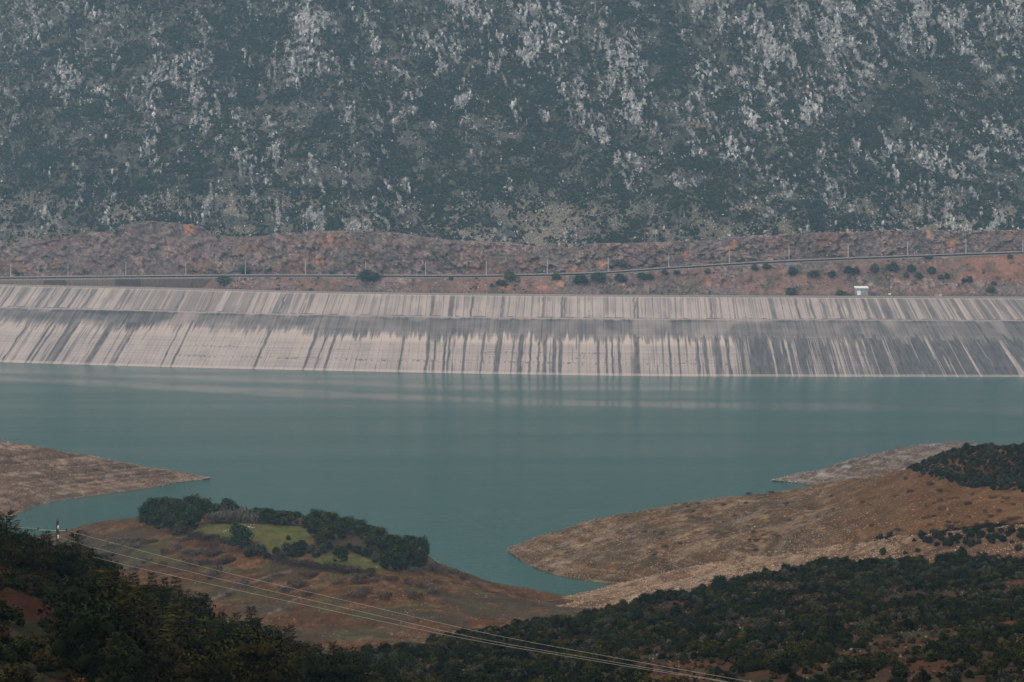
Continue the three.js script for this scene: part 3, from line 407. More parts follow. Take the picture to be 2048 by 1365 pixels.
const spitFar = sheet({ cols: [...span(1545, 2100, 3), ...span(2100, 2421, 12)], subs: [10, 30, 10], move: bumpy(0.8, 561),
  rows: [['DY', [[1545, 870, -2], [1640, 900, -3], [1800, 960, -3], [2420, 960, -3]]], ['PY', [[1545, 961, 0.1], [1600, 946, 2.2], [1640, 938, 3.5], [1700, 919, 6], [1750, 908, 8], [1800, 897, 9.5], [1850, 890, 11], [1900, 887, 12], [1940, 886, 12.2], [1970, 893, 12], [2048, 905, 11], [2420, 930, 9]]],
    ['PY', [[1545, 963, 0], [1600, 968, 0], [1640, 973, 0], [1700, 968, 2], [1800, 950, 4.5], [1900, 935, 6], [2048, 940, 6], [2420, 960, 5]]], ['PY', [[1545, 970, -2], [1640, 985, -3], [1700, 990, -2], [1800, 985, 0], [2048, 985, 1], [2420, 1000, 0]]]],
  paint: shorePaint(570, [0.14, 0.088, 0.06], [0.33, 0.25, 0.19], (c, x, y, z) => blend(c, [0.4, 0.35, 0.32], sst(0.55, 0.7, fbm((x + z) / 22, y / 0.9, 3, 571)) * sst(0.45, 0.6, fbm(x / 20, z / 20, 2, 572)) * 0.8)) });
land('far_headland', spitFar, 'small grey streaked rocky headland behind the right shore', 'shore');
const isthmus = sheet({ cols: [...span(1080, 2120, 3), ...span(2120, 2421, 12)], subs: [6, 26, 24, 8], move: bumpy(0.9, 581),
  rows: [['DY', [[1080, 606, -2], [1230, 616, -3], [1400, 604, 3], [1700, 546, 13], [2048, 482, 24], [2420, 456, 28]]], ['PY', [[1080, 1193, -0.2], [1140, 1192, 0.2], [1230, 1170, 1.5], [1300, 1151, 4], [1400, 1131, 7.5], [1500, 1117, 10.5], [1600, 1106, 14], [1700, 1091, 18.7], [1800, 1074, 23.4], [1900, 1063, 26.4], [2048, 1051, 29.5], [2420, 1040, 34]]],
    ['PY', [[1080, 1216, 2], [1230, 1201, 4], [1300, 1186, 6], [1400, 1161, 9.5], [1560, 1141, 15], [1700, 1121, 19.5], [1850, 1101, 24], [2048, 1086, 29], [2420, 1080, 33]]], ['PY', [[1080, 1246, 5], [1230, 1236, 7], [1400, 1201, 12], [1560, 1171, 17], [1700, 1151, 21], [2048, 1131, 30], [2420, 1125, 34]]], ['DY', [[1080, 470, 8], [1400, 470, 12], [2048, 425, 26], [2420, 400, 30]]]],
  paint: shorePaint(590, [0.185, 0.095, 0.042], [0.45, 0.3, 0.18], (c, x, y, z, px, py) => { c = blend(c, [0.42, 0.3, 0.21], sst(1160, 1300, px) * sst(1780, 1500, px) * sst(0.42, 0.6, fbm(x / 4, z / 6, 3, 592)) * 0.55); return blend(c, [0.13, 0.06, 0.035], sst(1750, 1950, px) * 0.75); }) });
land('shore_bank', isthmus, 'pale pink stony shore strip above the scrub hillside', 'shore');
// ---- the two near hillsides and the ground round the viewpoint
const nearPaint = (seed, a, b) => (x, y, z, px, py) => {
  const n = fbm(x / 6, z / 7, 4, seed), f = fbm(x / 0.9, z / 0.9, 3, seed + 3); let c = blend(a, b, sst(0.42, 0.62, n)); c = blend(c, [0.05, 0.05, 0.02], sst(0.5, 0.66, fbm(x / 4, z / 5, 3, seed + 7)) * 0.8);
  return times(c, 0.7 + 0.7 * f);
};
const hillR = sheet({ cols: [...span(560, 2160, 4), ...span(2160, 2461, 14)], subs: [6, 40, 34, 30], move: bumpy(0.9, 601),
  rows: [['DY', [[560, 296, 22], [740, 330, 26], [1050, 385, 21], [1290, 412, 21], [1560, 437, 23], [2048, 437, 25], [2460, 420, 27]]],
    ['PD', [[560, 1362, 265], [740, 1314, 300], [900, 1286, 330], [1050, 1254, 350], [1200, 1241, 365], [1290, 1210, 375], [1420, 1186, 390], [1560, 1150, 400], [1700, 1134, 405], [1850, 1128, 405], [2048, 1123, 400], [2460, 1110, 390]]],
    ['PD', [[560, 1410, 210], [900, 1332, 270], [1200, 1287, 295], [1420, 1247, 310], [1700, 1202, 320], [2048, 1187, 315], [2460, 1175, 310]]], ['PD', [[560, 1490, 155], [900, 1402, 205], [1200, 1362, 220], [1420, 1332, 230], [1700, 1292, 235], [2048, 1272, 230], [2460, 1260, 225]]],
    ['PD', [[560, 1640, 100], [900, 1530, 140], [1200, 1490, 150], [1420, 1460, 155], [1700, 1420, 160], [2048, 1400, 155], [2460, 1390, 150]]]],
  paint: (x, y, z, px, py) => inPoly(px + 5 * (vn(px / 7, py / 5, 3) - 0.5), py, [[1842, 1130], [1882, 1122], [1876, 1142], [1855, 1143]]) ? [0.06, 0.11, 0.02] : nearPaint(610, [0.055, 0.035, 0.018], [0.11, 0.048, 0.024])(x, y, z, px, py) });
land('scrub_hillside', hillR, 'near hillside of red earth covered in dark scrub at right', 'hillside');
const hillL = sheet({ cols: [...span(-450, 921, 5)], subs: [6, 34, 30, 14], move: bumpy(0.7, 621),
  rows: [['DY', [[-450, 200, 46], [0, 216, 45], [150, 232, 42], [420, 242, 36], [740, 228, 35], [920, 215, 35]]], ['PD', [[-450, 1085, 170], [0, 1135, 190], [150, 1172, 205], [250, 1232, 210], [420, 1296, 215], [560, 1336, 210], [740, 1396, 200], [920, 1460, 190]]],
    ['PD', [[-450, 1180, 125], [0, 1222, 140], [150, 1262, 150], [420, 1372, 155], [740, 1482, 150], [920, 1540, 145]]], ['PD', [[-450, 1330, 85], [0, 1372, 95], [150, 1392, 100], [420, 1482, 105], [740, 1602, 100], [920, 1660, 100]]], ['DY', [[-450, 48, 71.5], [0, 50, 70.5], [420, 52, 70], [920, 55, 69.5]]]],
  paint: (x, y, z, px, py) => blend(nearPaint(630, [0.025, 0.016, 0.009], [0.05, 0.018, 0.008])(x, y, z, px, py), times([0.06, 0.016, 0.006], 0.6 + 0.8 * fbm(x / 1.4, z / 2, 3, 633)), sst(24, 8, strokeDist(px, py, [[-60, 1180], [30, 1195], [90, 1225], [140, 1250]]) + 14 * (fbm(x / 1.5, z / 2.5, 3, 634) - 0.5)) * 0.9) });
land('wooded_hillside', hillL, 'near hillside with dark conifers and red soil at lower left', 'hillside');
{
  const g = new THREE.PlaneGeometry(900, 760, 90, 90); g.rotateX(-Math.PI / 2); g.translate(0, 0, 230); const p = g.attributes.position, c = [], u = g.attributes.uv;
  for (let i = 0; i < p.count; i++) {
    const x = p.getX(i), z = p.getZ(i), d = -z, n = fbm(x / 18, z / 18, 4, 640) - 0.5, side = Math.abs(x) * 0.02;
    p.setY(i, d > 0 ? 81.2 - 0.22 * d + n * 2 * sst(5, 60, d) - side : 81.2 + 0.8 * -d * sst(0, 60, -d) + n * 9 * sst(10, 60, -d)); u.setXY(i, x, z); c.push(...blend([0.03, 0.032, 0.018], [0.06, 0.035, 0.02], n + 0.5));
  }
  g.setAttribute('color', new THREE.Float32BufferAttribute(c, 3)); g.computeVertexNormals();
  tag(add(new THREE.Mesh(g, M.soil), 'ground'), 'dark hillside ground around and behind the viewpoint', 'ground', null, 'structure');
}
// ------------------------------------------------------------------ plants: shapes
function foliage(R, lobes, n, size, opt = {}) {                 // many small leaf sprays through the lobes' volume, round a darker twiggy core
  const p = [], q = [], c = [], tot = lobes.reduce((a, l) => a + l.r[0] * l.r[1] + l.r[1] * l.r[2], 0); const V = () => { const u = R() * 2 - 1, a = R() * 6.2832, s = Math.sqrt(1 - u * u); return [s * Math.cos(a), u, s * Math.sin(a)]; };
  for (const l of lobes) {
    const cnt = Math.round(n * (l.r[0] * l.r[1] + l.r[1] * l.r[2]) / tot), lob = l.tone ?? 1;
    for (let k = 0; k < cnt; k++) {
      const d = V(); if (d[1] < -0.45 && R() < 0.7) d[1] *= -1; const lump = 0.78 + 0.42 * vn(d[0] * 2.4 + 9 + l.c[0] * 3, d[2] * 2.4 + d[1] * 3 + 9, opt.seed ?? 3), rad = lump * (1 - 0.42 * R() * R());
      const x = l.c[0] + d[0] * l.r[0] * rad, y = l.c[1] + d[1] * l.r[1] * rad, z = l.c[2] + d[2] * l.r[2] * rad, t = V(), w = V(), s = size * (0.55 + 0.9 * R()), up = opt.up ?? 0.35; t[1] = t[1] * 0.6 + up * R();
      const e = [t[1] * w[2] - t[2] * w[1], t[2] * w[0] - t[0] * w[2], t[0] * w[1] - t[1] * w[0]], wd = (opt.width ?? 0.5) * s, tip = [x + t[0] * s, y + t[1] * s, z + t[2] * s], b = [x - t[0] * s * 0.6, y - t[1] * s * 0.6, z - t[2] * s * 0.6], L = [x + e[0] * wd, y + e[1] * wd, z + e[2] * wd], Rr = [x - e[0] * wd, y - e[1] * wd, z - e[2] * wd];
      p.push(...b, ...L, ...tip, ...b, ...tip, ...Rr); const m = [d[0] + 0.5 * (R() - 0.5), d[1] + 0.35 + 0.5 * (R() - 0.5), d[2] + 0.5 * (R() - 0.5)], ml = Math.hypot(...m); for (let i = 0; i < 6; i++) q.push(m[0] / ml, m[1] / ml, m[2] / ml);
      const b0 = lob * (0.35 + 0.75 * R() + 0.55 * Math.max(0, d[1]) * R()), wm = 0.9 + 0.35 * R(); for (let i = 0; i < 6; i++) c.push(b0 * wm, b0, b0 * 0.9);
    }
    const core = new THREE.IcosahedronGeometry(1, 1), cp = core.attributes.position; const sc = opt.core ?? 0.66;
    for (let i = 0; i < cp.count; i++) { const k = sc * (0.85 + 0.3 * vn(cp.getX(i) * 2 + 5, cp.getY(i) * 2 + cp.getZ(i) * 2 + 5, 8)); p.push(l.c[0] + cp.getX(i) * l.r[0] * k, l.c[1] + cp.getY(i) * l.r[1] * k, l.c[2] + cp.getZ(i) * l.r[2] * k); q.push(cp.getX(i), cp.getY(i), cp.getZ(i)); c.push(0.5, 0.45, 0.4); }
  }
  const g = new THREE.BufferGeometry(); g.setAttribute('position', new THREE.Float32BufferAttribute(p, 3)); g.setAttribute('normal', new THREE.Float32BufferAttribute(q, 3)); g.setAttribute('color', new THREE.Float32BufferAttribute(c, 3)); return g;
}
function limb(a, b, r0, r1, n = 6) { const A = new THREE.Vector3(...a), B = new THREE.Vector3(...b), L = A.distanceTo(B), g = new THREE.CylinderGeometry(r1, r0, L, n, 1, false); g.translate(0, L / 2, 0); g.applyQuaternion(new THREE.Quaternion().setFromUnitVectors(new THREE.Vector3(0, 1, 0), B.clone().sub(A).normalize())); g.translate(...a); return g; }
const wheel = (R, n, r, y, ry, rr, t = () => 1) => Array.from({ length: n }, (_, i) => { const a = (i + R()) / n * 6.283; return { c: [Math.cos(a) * r * (0.7 + 0.5 * R()), y + (R() - 0.5) * 0.2, Math.sin(a) * r * (0.7 + 0.5 * R())], r: [rr * (0.8 + 0.4 * R()), ry * (0.8 + 0.4 * R()), rr * (0.8 + 0.4 * R())], tone: t(i) }; });
// unit shapes: width 1 (radius 0.5), height 1
function broadTree(seed, n = 1500, leaf = 0.05) {
  const R = rng(seed), lobes = [...wheel(R, 6, 0.3, 0.5, 0.2, 0.22, () => 0.8 + 0.5 * R()), ...wheel(R, 4, 0.2, 0.72, 0.2, 0.24, () => 0.9 + 0.5 * R()), { c: [0, 0.8, 0], r: [0.2, 0.17, 0.2] }, { c: [0, 0.5, 0], r: [0.34, 0.26, 0.34] }, ...wheel(R, 4, 0.34, 0.3, 0.14, 0.16, () => 0.8 + 0.3 * R())];
  const t = [limb([0, -0.1, 0], [0.02, 0.3, 0.01], 0.045, 0.032)]; for (let i = 0; i < 4; i++) { const a = i * 1.57 + R(); t.push(limb([0.02, 0.27, 0.01], [Math.cos(a) * 0.24, 0.55 + 0.15 * R(), Math.sin(a) * 0.24], 0.024, 0.01)); }
  return { crown: foliage(R, lobes, n, leaf, { seed, core: n > 2000 ? 0.45 : 0.6 }), trunk: mergeGeometries(t) };
}
function conifer(seed, spread, droop, rag) {                     // whorls of drooping sprays round a straight stem; radius 0.5 at the foot
  const R = rng(seed), p = [], q = [], c = [], t = [limb([0, -0.12, 0], [0.01, 0.98, 0], 0.035, 0.006)], tiers = 13;
  for (let k = 0; k < tiers; k++) {
    const h = 0.1 + 0.88 * Math.pow(k / (tiers - 1), 0.92), len = (0.5 * Math.pow(1 - (h - 0.08) * 0.95, spread) + 0.03), nb = Math.round(mix(9, 4, k / tiers));
    for (let b = 0; b < nb; b++) {
      const a = (b + R() * 0.8 + k * 0.37) / nb * 6.283, L = len * (1 - rag * R()), dy = -droop * L * (0.6 + 0.6 * R()) + 0.06, ca = Math.cos(a), sa = Math.sin(a), tn = 0.65 + 0.7 * R(); if (k < 8) t.push(limb([0, h, 0], [ca * L * 0.7, h + dy * 0.6, sa * L * 0.7], 0.008, 0.003, 4));
      const cnt = Math.round(7 + 26 * L / 0.5);
      for (let m = 0; m < cnt; m++) {
        const f = Math.pow((m + R()) / cnt, 0.75), sp = 0.09 * (1.15 - f) * (R() - 0.5) * 2.2, x = ca * L * f - sa * sp, z = sa * L * f + ca * sp, y = h + dy * f * f + 0.05 * (R() - 0.5), s = 0.045 * (0.7 + 0.8 * R()), tx = ca + 0.9 * (R() - 0.5), tz = sa + 0.9 * (R() - 0.5), ty = 0.35 * (R() - 0.2);
        const px = -tz * 0.38 * s, pz = tx * 0.38 * s, py = 0.35 * (R() - 0.5) * s; p.push(x - px, y - py, z - pz, x + px, y + py, z + pz, x + tx * s * 1.7, y + ty * s * 1.7, z + tz * s * 1.7);
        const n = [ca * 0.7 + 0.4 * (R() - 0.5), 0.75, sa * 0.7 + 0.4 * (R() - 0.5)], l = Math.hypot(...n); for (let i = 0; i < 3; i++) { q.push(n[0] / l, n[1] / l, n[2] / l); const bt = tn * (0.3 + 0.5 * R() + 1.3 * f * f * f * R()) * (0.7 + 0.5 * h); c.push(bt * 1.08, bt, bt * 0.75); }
      }
    }
  }
  const g = new THREE.BufferGeometry(); g.setAttribute('position', new THREE.Float32BufferAttribute(p, 3)); g.setAttribute('normal', new THREE.Float32BufferAttribute(q, 3)); g.setAttribute('color', new THREE.Float32BufferAttribute(c, 3));
  return { crown: g, trunk: mergeGeometries(t) };
}
function bushShape(seed, n, size, core = 0.62, width = 0.5) { const R = rng(seed), lobes = [{ c: [0, 0.4, 0], r: [0.32, 0.42, 0.32] }, ...wheel(R, 5, 0.27, 0.34, 0.3, 0.22, () => 0.7 + 0.6 * R()), ...wheel(R, 3, 0.14, 0.62, 0.26, 0.2, () => 0.8 + 0.6 * R())]; return foliage(R, lobes, n, size, { seed, core, width }); }
function twigShape(seed) {                                       // a leafless thicket: a haze of fine upright twigs, no solid core
  const R = rng(seed), lobes = [{ c: [0, 0.3, 0], r: [0.42, 0.5, 0.42] }, ...wheel(R, 6, 0.33, 0.25, 0.36, 0.24, () => 0.6 + 0.8 * R())]; return foliage(R, lobes, 620, 0.13, { seed, core: 0.18, width: 0.09, up: 1.1 });
}
function rockShape(seed, stretch = 1) {                          // an angular, faceted block
  const R = rng(seed), g = new THREE.IcosahedronGeometry(0.5, 1), p = g.attributes.position, cache = new Map(); const cuts = Array.from({ length: 6 }, () => { const v = new THREE.Vector3(R() - 0.5, R() - 0.5, R() - 0.5).normalize(); return [v, 0.26 + 0.16 * R()]; }), v = new THREE.Vector3(), c = [];
  for (let i = 0; i < p.count; i++) { v.fromBufferAttribute(p, i); const key = v.toArray().map((x) => x.toFixed(3)).join(); if (!cache.has(key)) { for (const [n, d] of cuts) { const o = v.dot(n) - d; if (o > 0) v.addScaledVector(n, -o); } v.multiplyScalar(0.85 + 0.3 * R()); v.y *= stretch; cache.set(key, v.toArray()); } p.setXYZ(i, ...cache.get(key)); }
  g.computeVertexNormals(); for (let i = 0; i < p.count; i += 3) { const t = 0.8 + 0.4 * R(); for (let k = 0; k < 3; k++) c.push(t, t, t); } g.setAttribute('color', new THREE.Float32BufferAttribute(c, 3)); return g;
}
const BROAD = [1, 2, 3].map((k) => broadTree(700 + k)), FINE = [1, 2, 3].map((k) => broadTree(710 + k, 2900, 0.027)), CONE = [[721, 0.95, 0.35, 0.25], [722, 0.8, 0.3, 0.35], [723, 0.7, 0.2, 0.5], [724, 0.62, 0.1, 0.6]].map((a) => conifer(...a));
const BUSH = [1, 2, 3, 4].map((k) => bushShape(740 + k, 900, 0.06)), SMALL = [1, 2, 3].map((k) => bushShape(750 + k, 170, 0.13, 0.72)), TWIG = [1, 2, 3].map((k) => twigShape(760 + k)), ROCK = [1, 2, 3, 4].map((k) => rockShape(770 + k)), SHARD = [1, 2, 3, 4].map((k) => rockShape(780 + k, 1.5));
const dummy = new THREE.Object3D(), Q = new THREE.Color();
function scatter(name, label, category, sets, mat, kind = 'stuff') {   // sets: one list of [x, y, z, sx, sy, sz, turn, tilt, colour] for each shape
  const g = new THREE.Group();
  sets.forEach(([geo, list], k) => { if (!list.length) return; const m = new THREE.InstancedMesh(geo, mat, list.length); list.forEach((a, i) => { dummy.position.set(a[0], a[1], a[2]); dummy.rotation.set(a[7] || 0, a[6], (a[7] || 0) * 0.6); dummy.scale.set(a[3], a[4], a[5]); dummy.updateMatrix(); m.setMatrixAt(i, dummy.matrix); m.setColorAt(i, Q.setRGB(...a[8])); }); m.name = numbered(name + '_mass'); m.userData.kind = 'stuff'; m.castShadow = m.receiveShadow = true; g.add(m); });
  tag(g, label, category, null, kind); return add(g, name);
}
const jit = (R, c, k = 0.3) => { const b = 1 + k * (R() - 0.5) * 2, w = 1 + 0.2 * (R() - 0.5); return [c[0] * b * w, c[1] * b, c[2] * b]; };
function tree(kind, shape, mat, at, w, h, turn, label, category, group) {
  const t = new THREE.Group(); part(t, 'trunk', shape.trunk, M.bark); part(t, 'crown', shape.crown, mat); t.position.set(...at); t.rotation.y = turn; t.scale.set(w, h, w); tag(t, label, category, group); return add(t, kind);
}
function shrub(kind, geo, mat, at, w, h, turn, label, category, group) { const m = new THREE.Mesh(geo, mat); m.position.set(...at); m.rotation.y = turn; m.scale.set(w, h, w); tag(m, label, category, group); return add(m, kind); }

// ------------------------------------------------------------------ the mountain's scrub and crags
{
  const R = rng(900), scrub = SMALL.map((g) => [g, []]), low = SMALL.map((g) => [g, []]), shards = SHARD.map((g) => [g, []]), stones = ROCK.map((g) => [g, []]), own = CRAGS.map(() => []), id = [0];
  const P = mountain.pos, nu = mountain.nu, at = (i, j) => (j * nu + i) * 3;
  const j0 = 6, j1 = mountain.nv - 24;
  for (let n = 0; n < 230000; n++) {
    const j = j0 + Math.floor(R() * (j1 - j0)), px = -90 + R() * 2230; let i = Math.min(nu - 2, Math.max(0, Math.round((px + 40) / 2.7) + Math.round(660 / 14))); const o = at(i, j), x = P[o] + (R() - 0.5), y = P[o + 1], z = P[o + 2], q = proj(x, y, z); if (q[1] < -40) continue;
    const r = rockiness(x, y, z, q[0], q[1]), g = meadow(x, y, q[0], q[1]), clump = fbm(x / 13, y / 9, 3, 905), lift = clamp((470 - q[1]) / 470);
    const cover = mix(sst(0.4, 0.56, 0.58 * clump + 0.42 * fbm(x / 4.5, y / 3.6, 2, 907) + 0.06), sst(0.41, 0.55, 0.5 * clump + 0.5 * fbm(x / 5, y / 4, 2, 908)), g);
    if (r < 0.4 && R() < 0.42 * cover * (1 - 1.6 * r)) {
      const s = (1.15 + 2.1 * R() * R() + 0.9 * sst(0.5, 0.7, clump)) * mix(1, 0.85, g), c = jit(R, R() < 0.14 ? [0.06, 0.066, 0.036] : TINTS.far, 0.4); scrub[Math.floor(R() * 3)][1].push([x, y - 0.25 * s, z, s * 1.15, s * (0.75 + 0.3 * R()), s, R() * 6.3, 0, c]);
    } else if (r > 0.4 && R() < 0.035) { const s = 0.9 + 1.2 * R(); scrub[Math.floor(R() * 3)][1].push([x, y - 0.1, z + 0.5, s * 1.2, s * 0.85, s, R() * 6.3, 0, jit(R, TINTS.far, 0.4)]);
    } else if (r < 0.6 && g > 0.3 && R() < 0.05) { const s = 0.6 + R() * 0.9; low[Math.floor(R() * 3)][1].push([x, y - 0.2, z, s, s * 0.7, s, R() * 6.3, 0, jit(R, [0.075, 0.078, 0.042])]); }
    else if (r > 0.35 && R() < 0.15 * r) {
      const big = crag(q[0], q[1], id), s = (0.6 + 1.3 * R() * R()) * (1 + 0.6 * big), a = [x, y, z + 0.3, s * (0.8 + 0.5 * R()), s * (1 + 0.9 * R()), s, R() * 6.3, (R() - 0.5) * 0.5, times([0.5, 0.475, 0.445], 0.35 + 0.85 * R())];
      if (big > 0.05) own[id[0]].push([Math.floor(R() * 4), a]); else shards[Math.floor(R() * 4)][1].push(a);
    } else if (R() < 0.05 * (1 - g)) { const s = 0.5 + 0.8 * R(); scrub[Math.floor(R() * 3)][1].push([x, y - 0.2 * s, z, s * 1.2, s * 0.8, s, R() * 6.3, 0, jit(R, TINTS.far, 0.4)]); }
    if (R() < (0.012 + 0.3 * r + 0.13 * sst(0.5, 0.6, fbm(x / 5, y / 4, 2, 909)) * (1 - 0.5 * sst(0.42, 0.55, clump)) + 0.1 * g)) { const s = 0.3 + 0.9 * R() * R(); stones[Math.floor(R() * 4)][1].push([x + 1.6 * (R() - 0.5), y + 0.2, z + 0.35 + 0.5 * R(), s * (0.8 + 0.9 * R()), s * (0.7 + 0.7 * R()), s, R() * 6.3, R(), times([0.5, 0.465, 0.425], 0.4 + 0.75 * R())]); }
  }
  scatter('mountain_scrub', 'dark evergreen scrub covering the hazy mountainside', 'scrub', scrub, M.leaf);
  scatter('dry_tufts', 'small dry tufts on the stony grass at the mountain foot', 'tufts', low, M.leaf);
  scatter('limestone_crags', 'scattered small grey limestone crags between the scrub', 'crags', shards, M.stone);
  scatter('scree', 'loose pale stones strewn over the mountain foot', 'scree', stones, M.stone);
  const WHERE = { 0: 'tall rounded grey outcrop near the top edge left of centre', 2: 'narrow grey outcrop just below the tall rounded one', 4: 'slanting pale outcrop high on the left mountainside', 6: 'wide pale outcrop at the top edge of the centre', 8: 'large pale cliff near the top right of centre', 10: 'lower flank of the large pale cliff at upper right', 12: 'broad grey cliff band above an orange scar', 15: 'free standing pale rock knob right of centre', 16: 'tall grey rock slab in the middle of the mountainside', 19: 'long pale rock rib below the dark upper right corner', 21: 'long upright pale rock rib at far left', 23: 'thin pale rock pillar in the centre of the mountainside', 25: 'pale broken crag left of centre above the stony grass', 27: 'small leaning pale crag right of the centre scrub', 32: 'ragged pale crag low on the right mountainside' };
  const m4 = new THREE.Matrix4(), tmp = [], rest = SHARD.map((g) => [g, []]);
  own.forEach((list, k) => {
    if (!WHERE[k] || list.length < 4) { list.forEach(([s, a]) => rest[s][1].push(a)); return; }
    const gs = list.slice(0, 160).map(([s, a]) => { dummy.position.set(a[0], a[1], a[2]); dummy.rotation.set(a[7], a[6], a[7] * 0.6); dummy.scale.set(a[3], a[4], a[5]); dummy.updateMatrix(); const g = SHARD[s].clone().applyMatrix4(dummy.matrix), c = g.attributes.color; for (let i = 0; i < c.count; i++) c.setXYZ(i, c.getX(i) * a[8][0], c.getY(i) * a[8][1], c.getZ(i) * a[8][2]); return g; });
    tag(add(new THREE.Mesh(mergeGeometries(gs), M.stone), 'rock_outcrop'), WHERE[k], 'rock outcrop', 'large outcrops of the mountainside');
  });
  scatter('rock_ribs', 'grey limestone ribs standing out of the mountain scrub', 'crags', rest, M.stone);
}
